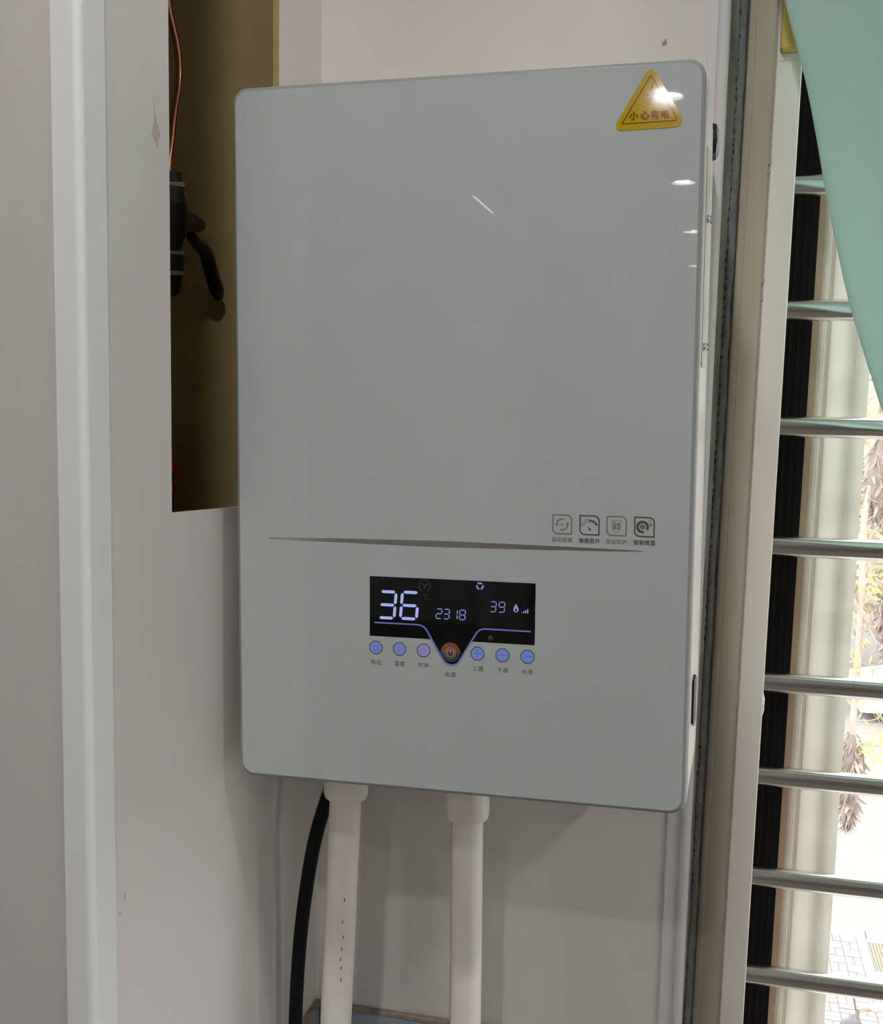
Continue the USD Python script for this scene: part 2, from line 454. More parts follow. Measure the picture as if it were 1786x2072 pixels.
obj('lamp_tube', tube([(0, -0.28, -0.0175), (0, 0.28, -0.0175)], 0.0035, 12), 'lamp_tube', tl)

# partition and door behind the camera, seen faintly mirrored in the heater glass
pw = thing('wall_partition', 'white partition wall with a door, behind the camera', kind='structure')
part = Polygon([(-2.6, -0.05), (-0.92, -0.05), (-0.92, CEIL), (-2.6, CEIL)]) - sbox(-2.05, -0.06, -1.22, 2.05)
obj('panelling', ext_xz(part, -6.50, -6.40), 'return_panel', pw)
dr = thing('door_1', 'white framed door in the partition behind the camera', kind='structure')
fr_ = sbox(-2.12, -0.05, -1.15, 2.12) - sbox(-2.04, -0.06, -1.23, 2.04)
obj('door_frame', ext_xz(fr_, -6.41, -6.375), 'trim_white', dr)
obj('door_leaf', rbox(-2.035, -1.235, -6.47, -6.43, -0.045, 2.035, 0.003), 'room_white', dr)
obj('door_handle', tube(spline([(-1.31, -6.43, 0.98), (-1.31, -6.385, 0.98), (-1.34, -6.375, 0.98), (-1.42, -6.375, 0.98)], 14), 0.009, 10), 'screw_metal', dr)

# strip of edging between the panelling and the window
t2 = thing('trim_2', 'white plastic edging strip with a rounded bright edge between wall panel and window', kind='structure')
cs = unary_union([sbox(0.1945, -0.0032, 0.2120, -0.0002), affinity.scale(Point(0.2158, -0.0025).buffer(0.0065, 8), 1.0, 1.0), sbox(0.196, -0.0045, 0.2, -0.0002)]) - sbox(0.1, -0.0002, 0.2143, 0.05)
obj('edging', lean(ext_xy(cs, -0.04, CEIL - 0.001), 0.007), 'trim_lilac', t2)

# ================================================================ window
K = 0.0135
Z0, Z1 = 0.50, 2.235


def vert(poly, z0=Z0, z1=Z1):
    return lean(ext_xy(poly, z0, z1), K)


w = thing('window_1', 'old cream sliding window beside the heater, standing open behind a half-drawn curtain', kind='structure')
s = lean(ext_xy(Polygon([(0.2145, 0.004), (0.2180, 0.012), (0.2235, 0.020), (0.2285, 0.0265), (0.2345, 0.030), (0.2345, 0.055), (0.2145, 0.055)]), Z0, Z1), K)
obj('sealant_bead', s, 'sealant_pale', w, label='greyish sealant between edging strip and window frame')
zz = np.linspace(Z0 + 0.01, Z1 - 0.01, 420)
pts = np.stack([0.2330 + 0.0012 * (meshkit.noise(np.stack([zz * 25, zz * 0, zz * 0], 1)) - 0.5), 0.0285 + 0 * zz, zz], 1)
rad = 0.0040 + 0.0012 * meshkit.noise(np.stack([zz * 60, zz * 0 + 4, zz * 0], 1))
obj('sealant_bead', lean(tube(pts, rad, 10), K), 'sealant', w, label='dark grey mouldy sealant bead')
ms = []
for k in range(110):
    z = 0.62 + 1.32 * rng.random() if k > 60 else 1.18 + 0.0105 * k + 0.002 * rng.random()
    r = 0.0008 + 0.0009 * rng.random()
    m = trimesh.creation.icosphere(1, 1.0)
    m.apply_scale([r, 0.0009, r * (1.0 + 1.1 * rng.random())])
    m.apply_translation([0.2302 + 0.0012 * (rng.random() - 0.5), 0.0252, z])
    ms.append(m)
obj('mould_spots', lean(J(ms), K), 'mould', w, label='row of black mould spots', kind='stuff')
obj('seam', vert(sbox(0.2375, 0.030, 0.2389, 0.05)), 'seam_dark', w)
obj('frame_backing', vert(sbox(0.205, 0.0605, 0.268, 0.075)), 'seam_dark', w)
obj('jamb_profile', vert(Polygon([(0.2389, 0.034), (0.2466, 0.0262), (0.2472, 0.0285), (0.2662, 0.0045), (0.2662, 0.06), (0.2389, 0.06)])), 'old_cream', w, label='shaded cream frame profile with a groove')
obj('glazing_tape', vert(sbox(0.2663, 0.0018, 0.2684, 0.02)), 'tape_clear', w, label='shiny clear tape in the joint')
for (z, h) in ((1.700, 0.009), (1.688, 0.004), (1.575, 0.006), (1.556, 0.003), (1.118, 0.012)):
    b = rbox(0.2660, 0.2695, -0.0004, 0.0022, z - h / 2, z + h / 2, 0.0008)
    obj('tape_curl', lean(b, K), 'tape_clear', w)
sash = rbox(0.2686, 0.2945, 0.0, 0.045, Z0, Z1, 0.0012)
obj('sash_stile', lean(sash, K), 'sash_white', w, label='cream white sash stile')
blob = trimesh.creation.icosphere(2, 1.0); blob.apply_scale([0.0022, 0.006, 0.013]); blob.vertices += (meshkit.noise(blob.vertices * 300)[:, None] - 0.5) * 0.002
blob.apply_translation([0.2944, 0.008, 1.115])
obj('plaster_blob', lean(blob, K), 'sash_white', w)
obj('black_seal', vert(unary_union([sbox(0.2700, 0.14, 0.3316, 0.165), Point(0.308, 0.14).buffer(0.0022), Point(0.3165, 0.14).buffer(0.0015), Point(0.324, 0.14).buffer(0.001)])), 'black_strip', w, label='flat black seal strip behind the bars')
obj('tan_strip', vert(Polygon([(0.3317, 0.142), (0.3393, 0.144), (0.3393, 0.175), (0.3317, 0.175)])), 'tan_strip', w)
obj('rail_profile', vert(Polygon([(0.3394, 0.150), (0.3440, 0.1485), (0.3478, 0.150), (0.3492, 0.156), (0.3492, 0.19), (0.3394, 0.19)])), 'pale_green', w, label='pale rounded rail profile')
obj('rail_groove', vert(Polygon([(0.3493, 0.1565), (0.3520, 0.163), (0.3556, 0.1700), (0.3556, 0.19), (0.3493, 0.19)])), 'pale_groove', w, label='darker groove')
obj('board', vert(sbox(0.3557, 0.178, 0.3858, 0.186)), 'pale_panel', w, label='pale plastic board strip')
obj('board', vert(sbox(0.3866, 0.178, 0.4033, 0.186)), 'pale_panel', w)
obj('board_backing', vert(sbox(0.38, 0.1862, 0.392, 0.19)), 'seam_grey', w)
obj('frame_head', box(0.214, 1.75, 0.002, 0.20, Z1 + 0.012, 2.26), 'old_cream', w)
obj('frame_sill', box(0.214, 1.75, 0.002, 0.20, 0.45, Z0 - 0.014), 'old_cream', w)
obj('jamb_profile', box(1.70, 1.75, 0.002, 0.20, 0.49, 2.246), 'old_cream', w)

# ================================================================ security grille outside the sash
gr = thing('security_grille', 'horizontal stainless steel security bars across the window opening', 'window bars', (0.283, 0.085, Z0))
BARS = [2.08, 1.945, 1.815, 1.685, 1.5475, 1.4165, 1.279, 1.1185, 1.0057, 0.8825, 0.7600, 0.635, 0.515]
for z in BARS:
    obj('bar', tube([(0.2832 + K * (z - 1.5), 0.085, z), (0.8, 0.085, z), (1.3, 0.085, z), (1.69, 0.085, z)], 0.0121, 28), 'steel', gr, local=False)
for x in (0.281, 1.685):
    obj('post', lean(tube([(x, 0.085, Z0 - 0.013), (x, 0.085, 1.4), (x, 0.085, Z1 + 0.011)], 0.0085, 16), K if x < 1 else 0), 'steel', gr, local=False)

# ================================================================ yellow block above the sash
f = rbox(0.2752, 0.302, -0.0125, -0.0004, 1.804, 2.08, 0.002).subdivide().subdivide()
f.vertices += (meshkit.noise(f.vertices * 120)[:, None] - 0.5) * np.array([0.0015, 0.001, 0.002])
fb = thing('foam_block', 'yellow foam wedge stuck on the sash at the top beside the curtain', 'foam block', (0.288, -0.006, 1.804))
obj('block', f, 'foam_yellow', fb, local=False)
obj('strap', rbox(0.2752, 0.306, -0.0008, -0.0002, 1.796, 1.8036, 0.0002), 'sash_white', fb, local=False)

# ================================================================ curtain
from scipy.interpolate import PchipInterpolator
ez = np.array([0.30, 0.70, 0.98, 1.10, 1.20, 1.30, 1.37, 1.435, 1.4666, 1.5055, 1.5395, 1.5975, 1.6457, 1.6937, 1.7653, 1.8083, 1.8368, 2.0, 2.2])
exx = np.array([0.99, 0.99, 0.99, 0.96, 0.78, 0.53, 0.445, 0.3875, 0.3761, 0.3625, 0.3514, 0.3359, 0.3238, 0.3135, 0.2961, 0.2825, 0.2742, 0.228, 0.175])
left = PchipInterpolator(ez, exx)
right = PchipInterpolator([0.30, 0.98, 1.5, 2.2], [1.16, 1.10, 1.30, 1.45])
ns, nz = 150, 90
zs = np.linspace(0.32, 2.2, nz)
S, Zg = np.meshgrid(np.linspace(0, 1, ns), zs)
X = left(Zg) + (right(Zg) - left(Zg)) * S
amp = 0.022 + 0.026 * np.clip((Zg - 1.0) / 1.2, 0, 1)
Y = -0.062 + amp * (np.sin(2 * PI * (4.4 * S ** 0.9) + 0.9 * np.sin(3 * Zg) - 1.2) - 0.25) * np.clip(S * 9, 0.15, 1) + 0.004 * np.sin(27 * S + 9 * Zg)
idx = np.arange(ns * nz).reshape(nz, ns)
q = np.stack([idx[:-1, :-1], idx[:-1, 1:], idx[1:, 1:], idx[1:, :-1]], -1).reshape(-1, 4)
front = np.stack([X, Y, Zg], -1).reshape(-1, 3)
v = np.vstack([front, front + [0, 0.0009, 0]])
n0 = len(front)
tri = np.vstack([q[:, [0, 1, 2]], q[:, [0, 2, 3]]])
fcs = [tri, tri[:, ::-1] + n0]
edge = np.concatenate([idx[:, 0], idx[-1, 1:], idx[::-1, -1][1:], idx[0, ::-1][1:]])
for a, b in zip(edge[:-1], edge[1:]):
    fcs.append(np.array([[a, b, b + n0], [a, b + n0, a + n0]]))
cu = thing('curtain', 'sea-green fabric curtain hanging diagonally across the top right of the window', 'curtain', (1.05, -0.062, 0.32))
obj('cloth', trimesh.Trimesh(v, np.vstack(fcs), process=False), 'curtain', cu, local=False, smooth=True)
hem = np.stack([left(zs), np.full(nz, -0.0635) + (Y[:, 0] + 0.062), zs], 1)
obj('hem', tube(hem, 0.0011, 8), 'curtain', cu, local=False, smooth=True)
tie = [(1.045 + 0.075 * math.cos(a), -0.062 + 0.034 * math.sin(a), 0.985 + 0.004 * math.cos(2 * a)) for a in np.linspace(0, 2 * PI, 40)]
obj('tie_band', tube(tie, 0.007, 10), 'curtain', cu, local=False)
obj('rod', tube([(0.12, -0.062, 2.215), (1.0, -0.062, 2.215), (1.95, -0.062, 2.215)], 0.011, 16), 'steel', cu, local=False)
for x in (0.14, 1.93):
    obj('rod_bracket', rbox(x - 0.008, x + 0.008, -0.07, -0.0003, 2.203, 2.227, 0.002), 'steel', cu, local=False)

GLYPHS = {
    "小": "3j353l393t3c3z3a4j264o1q4m1l4d1h481i3z2b|201121172o182o432r46324635443410310v2v0s250r|151q1k2i1r3a27392836202e1l1l1g1j",
    "心": "3q2u3v2z45304k1y4n1m4l1i4d1f471g4124|231523362i372j193g183j1e3k1x3m1z3z1u3y1a3t0y3j0t2c0u260y|293s293v2g422k43393k3k393k363c2x392x|171g1f2a1i2w1l2y1w2w1w2f1n1e1l1b1h1b",
    "有": "16261q2q233b1b3c193e193p1b3r2a3r2f462m472v432t3r4j3q4i3c2l3c2h34443244103z0t3r0r380r360t34163p163o1h2e1h2d0s1z0r1y2b1h1x1d1x;2d1w3o1v3p212e22;2e2o2e2g3p2h3o2o",
    "电": "1h3n2m3o2o473346343o493o4a1u4m1o4l1a4g0y460t2x0u2o132m1q1y1q1w1i1i1i;331b35194319461g461q331q;33263u253u2i332i;332y3u2x3u393339;1x262n252n2i1x2i;1x2y2n2x2n391x39",
    "档": "141q1f2a1n2y1m311732173f1q3g1r472546263g2l3f2g3v2p3z2u3x353735312x2y2y2w382x38443a473m473o453p323x3h423y483z4h3w4g3o432x4g2v4f0s420s40102d102c122c1d2e1f401f401r2i1r2h232b212529240r1q0s1q1z1e1f191h;2j274026412f2k2h2l2a;3p313o2w3u2w3u2y;26312e2o2h2w2s2x2m3d2k31",
    "位": "270x281b2u1c2l2t2m312y333030391k391g311b3h1c3u352c362c3i2e3k373k32443g483o3k4g3j4f353x344732482v3w1c4k1b4l0x|1d2c162q1q3f22462f442h40243a240t220r1o0s1o2k1g2c",
    "温": "19111w291z2b28252a2d4d2d4d1a4m184m0w4k0u200u1y0w1y18291a281x1m0t1h0u;3s1a3y1a3x1z3s1y;371a3e1a3d1z371y;2n1a2u1a2t1z2n1y|1e3u1f401k461q452c3s2e424842492j2e2i2d3o253f223f1w3l;2s2x3t2w3u322t33;2s3i3t3h3u3n2t3o|162v19331f37202w252p1z2g1u2g",
    "度": "160w1g1y1i3u2s3u2q4533483b3u4k3t4j3f3y3f3y374h374j354j2v4h2t3y2t3y282h272e2a2d2t1x2t1w2g1x25432549224a1y461r3p1b4l154m104f0r3w0t38111x0r1u0s1p131j0r;2t1q301k381i3k1q;2u383i373j3e2v3f;2v2t2v2l3j2m3i2t;1q162c182n1c281r1v1s;1x382e372e3f1x3f",
    "时": "1b171c3w2j3x2l3w2m3h3p3h3r4645474744473h4l3h4m3347314718440x3x0t360s311333183r193q322l332l1g1r1f1p141d14;1r1v261u262h1r2h;263h1r3i1r2w262w|2q2o2s2u302y332x3o1z3b1s",
    "钟": "1637163b1h3o1p472343203t2o3s2p3g3d3g3d463r473s3g4h3g4j3e4j1r451q431x3s1x3s0s3d0r3d1w321x301p2n1p2m202720261g2m1n2q1b1v0s1q0s1l0z1l141r1b1r1z1a20192e1r2f1r2q1h2r;43303s313s2c442c;312d3d2c3c313131;1o372l352m3d1s3e;2m2r262r262f2m2f",
    "源": "190z1s281x292524282f283k233f1y3f1f3s1c3y1j461q44263t283t2a414j414l3z4l3o4j3m3u3m3q3e4g3c4g20471y4k1e4n184m144d1048113u1q3u1u421z3t1z3q0w3i0r310r2x143c153c1y2p202o2r2l1v2f1a2l1f2v1x381u321e2u122n0z2e16240r1t0x1s10221j231t1m0t1i0t;342d402c412h352i;342w402v412z3530;2o3d393d3b3l2o3m|162w1b361h37202w232q1w2h1t2h",
    "上": "181c2k1d2l452z453043303249324c304c2o4a2m302m301e4i1d4l1a4j0x190x",
    "调": "162r183322332431241r2c1s2e272e402h424f424h404g0x4a0s3q0r3m103n164317432g2t2g2q1m2f0t290r220w21121s0u1p0u1h131p1i1p2m182o;3n303m2t432t433n3m3n3m3e3z3e413b4031;2t2u382t38312v312v3d383e383n2t3n|2v2b3y2c3z1d391c37162v16;381q3m1p3m1y381z|1e3v1l441q44293m2a3g22381z38",
    "下": "183w1b3y4i3y4k3w4j3i323i3232482f4d2b4d27451x421x3i2c322k320u300r2n0r2l0t2l3i193i",
    "水": "161c161f1r1z242r232u1c2u1a2w1a381c3a2h3a2o372o452q473446343a3b2u3p353z3j4c3c4b363l2g401x4o1h4f143y1d3i1t352c3410320w2t0r2c0q290s251527172o182n322d261v1e1i13",
    "泵": "172z17341o3b233m1e3n1e414e414e3n2q3n2m3j433i453g452l432j362j352b3f1z3z2f432f4b294b233q1p4a1d4l1a4m164e0w490w3s14361m330w2y0s2d0r29142b162p162o212i1o22161j0v1e0v181418181r1h231v1e1w1c1y1d2a2i2b2o282p2i202j1y2l1x301h2r;2f342f2x3p2y3o34",
    "自": "1m3p2j3q2p483445313q483p480s3u0r3r0y230y210r1m0s;22263r253s2h232i;222y3r2x3s3a233b;231q231d3s1e3r1q",
    "动": "182o19322u322v3d3c3d3d443r453s3d4k3c4i1q4d10440t3h0t3b15350w2x0r2o0z2o132u1a2n1a2k1h1d17191k1i1y1o2m;3o243e183x18401a431x442y3r2y;252n1v1r1x1r2g1v2a2f2m2i311j39293b2y2y2y2x2n|1c3u1f3x2t3x2w3v2w3k2u3i1e3i1c3k",
    "变": "1814261b2e1f1u201i211i2d1l2g1c2p1n311t3e1b3g1b3u2n3u2k442o472z48373u4i3t4h3g3v3e4g2r4h2n4e2k452g3r2y3i353i2f3x2f442a44263w1u3e1f3x184k154l104f0r3m0v2v15280w1f0q190y;3i3f3k3b3o3f;2e1z2m1r2x1m3f1z;2p2g332f333f2p3f;1o2g292f29391y2r",
    "频": "161s1i2l1p2m1x2k1w2o182o162q16321g341h3w1t3v1u341y3320472d472f3r2v3r2v3x2y404k3z4l3o4j3l3z3l3w3g3x3e4e3e4h3c4h1k441j421l41303w2z3x2f3u1s3u1n451h4n114n0y4f0q3p1b3c0x2v0q2r0r2m0z2n1331173c1i2z1k2y2d2s1w2h1e1y0y1g0q1c0s17121r1b211k1x1m1x2f1i1m1e1m;3d1o3f1n3i223i303d2z;2v3d2e3d2e332y332z3d3g3e3i3k2x3l;2c1z2k2k2y2i2z2p2b2o",
    "智": "162e182i1l2o1u2y192z1731173f1o481z46203x2u3x2w3v2v3j2e3j2e3d2z3d303x4c3x4e3v4e2k4c2i2y2j2u2f412e432c420r3o0r3m0v260v230q1r0r1q291e25;3e2y3y2x3y3i3e3i;251v3m1u3n1z2620;261g26193n1a3m1g;2i2y2x2n2z2n2z2z;262o1y2e2j2f;1p3e1y3d1y3j1r3j",
    "能": "183c1h3l1u482744273x2i3z2z3731473f463g3n453y483x4e3r4f3m3y3e3f393f2x452w473a4c3a4l364j2p492h3f2h3f213w26452c492c4h21481v3g1m3f184617481m4d1n4m1j4m194i0x4a0s3b0s310y302i342k302q2z332q2y2t2w2s0w2m0s230r1z152e162e1g1u1h1t0t1r0r1f0r1e2w2m2y2j341e30;1t1w2d1v2e1z1u20;1t2f2d2e2e2i1u2j;1x3i283h2b3j243t",
    "升": "160z19151g181r1j20281z2c192c172e182r202s203d1d38193l2y45363u2t3m2g3i2g2s3c2r3d433f453r453t433t2r4k2r4l2p4l2e4j2c3t2c3t0s3e0r3d0t3c2c2g2c2c1p22171h0q",
    "安": "1a2f1b2t2a2t2j3b2i3d1t3d1s2x1e2w1e3s2l3s2i442r472y46353s4e3s4e2w412w3z2y3y3d2y3d2z362t2u4h2t4j2r4j2g4h2e3t2e3f1p4f164g11470s430s311c2b0y1j0r1c111d161x1a2i1j1q1v1q1z202e;2k2e2d222y1v3b2d",
    "全": "142r152u1m32243f2u493545363x3l3i47324n2u4o2q4g2g442m412h342h34234123431r401o341o34194g194i174i0w4g0u1b0v1c192o192o1o1u1o1r1q1r222o232o2g1s2h1p2m1c2h;2w3m272w3n2x",
    "防": "1b3z1e422e422l3x2i3m393m36443j473r3m4j3m4l3k4k373c363c2t4d2s4b1c480z430t3y0r3b0r371238163t163w1k3w2e3a2e351p2r122c0r290r220y22142f1c2m1l2s202w2l2x372d38282x2e2p2j2c2i1s291j1v1i1r1k1q0r1c0r;1s3n1r1y221x2523242b1z2n1t2t223m",
    "护": "260z2g1f2k1s2m3j2o3l3e3l353y35433i473s3u3v3l4h3k4h224321412932292y1j2n0v2g0q;322p422o42363236|1626172b1p2h1p321932183g1p3h1p462347243i2j3g2i322432242m2i2n2k2a2424240z1z0t1s0r1d0s1a151p171p1y191w",
    "恒": "2b0y2a1b2c1d4k1d4m1b4m104k0y|2e3n2f404i404k3x4i3l2g3l|152g1c3i1o3i1o462247233l2b3l2i342k3c2n3e493e4c3c4c1j2m1i2k1k2k2t2a2q2431230s1p0r1o2u1m2t1i2d;2z1y3v1x3w283029;2z2o3v2n3w2y302z",
}

# ================================================================ water heater
HX, HZ = 0.2100, 0.3210
h = thing('water_heater', 'pale grey glass-fronted wall-mounted water heater with a lit black display', 'water heater', (-0.0001, -0.275, 1.3999), rot_y=-math.degrees(0.0107))


def ring(y, hx, hz, r, n=8):
    p = rrect(hx, hz, r, n)
    return np.stack([p[:, 0], np.full(len(p), y), p[:, 1]], 1)


obj('casing', loft([ring(0.0068, 0.2102, 0.3212, 0.014), ring(0.0078, 0.2114, 0.3224, 0.0155), ring(0.0175, 0.2118, 0.3226, 0.018), ring(0.022, 0.2122, 0.3222, 0.022),
                    ring(0.048, 0.2155, 0.3200, 0.040), ring(0.060, 0.2162, 0.3195, 0.043), ring(0.2745, 0.2162, 0.3195, 0.043)]), 'body_white', h, label='off-white casing', smooth=28)
IN = 0.0034
obj('glass_panel', loft([ring(0.0, HX - IN, HZ - IN, 0.0115), ring(0.0064, HX - IN, HZ - IN, 0.0115)]), 'glass_front', h, label='glossy grey glass front')
obj('glass_rim', loft([ring(0.00002, HX - IN, HZ - IN, 0.0115), ring(0.0006, HX - 0.0014, HZ - 0.0014, 0.013), ring(0.0020, HX - 0.0003, HZ - 0.0003, 0.0137), ring(0.0030, HX, HZ, 0.014), ring(0.0064, HX, HZ, 0.014)], caps=(False, True)), 'glass_rim', h, label='dark polished edge of the glass')

L1, L2, L3, L4 = -0.00012, -0.00024, -0.00036, -0.00048


def pr(name, poly, mat, parent, y0=L1, y1=0.0, label=None):
    """A flat print: polygon in millimetres on the glass."""
    return obj(name, ext_xz(affinity.scale(poly, 0.001, 0.001, origin=(0, 0)), y0, y1), mat, parent, label=label, smooth=False)


# --- decorative tapering metal strip
xs = np.linspace(-177.5, 178.6, 80)
th = 2.75 * np.clip(1 - np.abs((xs + 12) / 181.0), 0, 1) ** 0.62
zc = -89.2 + (xs + 177) / 355 * 0.6
pr('metal_strip', Polygon(np.vstack([np.stack([xs, zc + th], 1), np.stack([xs, zc - th], 1)[::-1]])), 'silver_strip', h, -0.0003, 0.0, label='thin silver line tapering at both ends')

# --- display
line_pts = [(-74.3, -164.2), (-34.0, -164.1), (-29.5, -164.6), (-26.4, -166.4), (-24.2, -169.0), (-15.8, -183.4), (-8.9, -195.2), (-6.2, -198.2), (-1.1, -199.9), (4.0, -198.4), (6.4, -195.6), (18.2, -175.3), (22.6, -168.2), (24.9, -165.9), (28.6, -164.6), (71.6, -164.7)]
vee = Polygon([(-24.5, -168.5), (-15.8, -183.4), (-8.9, -195.2), (-6.2, -198.2), (-1.1, -199.9), (4.0, -198.4), (6.4, -195.6), (18.2, -175.3), (23, -167)])
screen = sbox(-78.6, -176.9, 75.2, -121.2).union(vee)
dsp = pr('display', screen, 'screen_black', h, L1, 0.0, label='black display window with a drop-shaped lower edge')
pr('light_line', LineString(line_pts).buffer(0.72, cap_style=2), 'led_line', dsp, L3, L2, label='blue lit outline dipping around the power key')
SEG = {'0': 'abcdef', '1': 'bc', '2': 'abged', '3': 'abgcd', '4': 'fgbc', '5': 'afgcd', '6': 'afgedc', '7': 'abc', '8': 'abcdefg', '9': 'abcdfg'}


def seven(ch, x, z, w, hgt, t, slant=0.08, gap=0.28):
    """Seven-segment digit with its lower left corner at x, z."""
    g, out = t * 0.5, []
    hh = hgt / 2

    def hor(zc):
        a, b = g + t * gap, w - g - t * gap
        return [(a, zc), (a + g, zc + g), (b - g, zc + g), (b, zc), (b - g, zc - g), (a + g, zc - g)]

    def ver(xc, z0, z1):
        a, b = z0 + t * gap, z1 - t * gap
        return [(xc, a), (xc + g, a + g), (xc + g, b - g), (xc, b), (xc - g, b - g), (xc - g, a + g)]
    P = {'a': hor(hgt - g), 'g': hor(hh), 'd': hor(g), 'f': ver(g, hh, hgt - g), 'e': ver(g, g, hh), 'b': ver(w - g, hh, hgt - g), 'c': ver(w - g, g, hh)}
    for s_ in SEG[ch]:
        out.append(Polygon([(x + px + slant * pz, z + pz) for px, pz in P[s_]]))
    return unary_union(out)


pr('digit', seven('3', -71.8, -160.8, 17.8, 27.2, 2.8), 'led_white', dsp, L3, L2)
pr('digit', seven('6', -50.8, -160.4, 18.0, 27.2, 2.8), 'led_white', dsp, L3, L2)
for c, x in (('2', -16.3), ('3', -9.3), ('1', -1.9), ('8', 5.5)):
    pr('small_digit', seven(c, x, -157.8, 6.1, 9.8, 1.0), 'led_small', dsp, L3, L2)
pr('colon', Point(-1.6, -151.2).buffer(0.55).union(Point(-2.0, -155.2).buffer(0.55)), 'led_dim', dsp, L3, L2)
for c, x in (('3', 33.8), ('9', 41.6)):
    pr('small_digit', seven(c, x, -149.0, 6.0, 10.0, 0.95), 'led_small', dsp, L3, L2)


def letter_c(cx_, cz, r, t):
    return Point(cx_, cz).buffer(r).difference(Point(cx_, cz).buffer(r - t)).difference(sbox(cx_ + r * 0.35, cz - r * 0.6, cx_ + r * 2, cz + r * 0.6))


pr('degree_sign', letter_c(-23.9, -138.0, 2.3, 0.6).union(Point(-27.0, -135.9).buffer(0.8).difference(Point(-27.0, -135.9).buffer(0.4))), 'led_dim', dsp, L3, L2)
pr('degree_sign', letter_c(52.4, -140.6, 1.0, 0.35).union(Point(50.7, -139.6).buffer(0.4)), 'led_dim', dsp, L3, L2)
ga = Point(-26.5, -128.0).buffer(5.6).difference(Point(-26.5, -128.0).buffer(4.9)).difference(sbox(-29, -135, -24, -131.8))
for k in range(3):
    a = 2 * PI * k / 3 + 0.4
    ga = ga.union(affinity.rotate(affinity.scale(Point(-26.5 + 1.9 * math.cos(a), -127.6 + 1.9 * math.sin(a)).buffer(1.1), 1.2, 0.55), math.degrees(a)))
pr('gauge_symbol', ga, 'led_dim', dsp, L3, L2)
cyc = []
for k in range(3):
    a = PI / 2 + 2 * PI * k / 3
    arc = LineString([(24.8 + 2.75 * math.cos(a + t), -125.8 + 2.75 * math.sin(a + t)) for t in np.linspace(-0.75, 0.55, 8)]).buffer(0.75, cap_style=2)
    e = (24.8 + 2.75 * math.cos(a + 0.7), -125.8 + 2.75 * math.sin(a + 0.7))
    cyc += [arc, affinity.rotate(Polygon([(e[0] - 1.1, e[1] - 0.7), (e[0] + 1.1, e[1] - 0.7), (e[0], e[1] + 1.0)]), math.degrees(a + 0.7), origin=e)]
pr('cycle_symbol', unary_union(cyc), 'led_small', dsp, L3, L2, label='small lit symbol of three chasing arrows')
flame = Polygon([(57.9, -140.2), (56.4, -142.6), (55.5, -144.6), (55.6, -146.6), (56.8, -148.0), (59.0, -148.0), (60.2, -146.6), (60.3, -144.6), (59.5, -143.2), (58.9, -141.8)]) - affinity.scale(Point(57.9, -146.0).buffer(1.0), 0.8, 1.4)
pr('flame_symbol', flame, 'led_small', dsp, L3, L2)
pr('level_bars', unary_union([sbox(62.8 + 1.7 * k, -148.4, 64.0 + 1.7 * k, -147.7 + 1.05 * k) for k in range(4)]), 'led_small', dsp, L3, L2)
pr('home_symbol', Polygon([(31.9, -172.6), (35.0, -169.6), (38.1, -172.6), (37.0, -172.6), (37.0, -175.0), (35.8, -175.0), (35.8, -173.4), (34.2, -173.4), (34.2, -175.0), (33.0, -175.0), (33.0, -172.6)]), 'led_dim', dsp, L3, L2)

# --- Chinese lettering: outlines of the characters, in 1/128 of the letter height
DIG = '0123456789abcdefghijklmnopqrstuvwxyz'


def glyph(ch):
    out = []
    for p in GLYPHS[ch].split('|'):
        rings = []
        for r in p.split(';'):
            n = [DIG.index(r[i]) * 36 + DIG.index(r[i + 1]) - 40 for i in range(0, len(r), 2)]
            rings.append(list(zip(n[0::2], n[1::2])))
        out.append(Polygon(rings[0], rings[1:]).buffer(0))
    return unary_union(out)


def text(s_, cx_, cz, size, pitch=None, grow=0.0):
    pitch = pitch or size
    out = []
    for i, c in enumerate(s_):
        g_ = affinity.scale(glyph(c), size / 128, size / 128, origin=(0, 0))
        out.append(affinity.translate(g_, cx_ + (i - (len(s_) - 1) / 2) * pitch - size / 2, cz - size * 0.37))
    u_ = unary_union(out)
    return u_.buffer(grow) if grow else u_


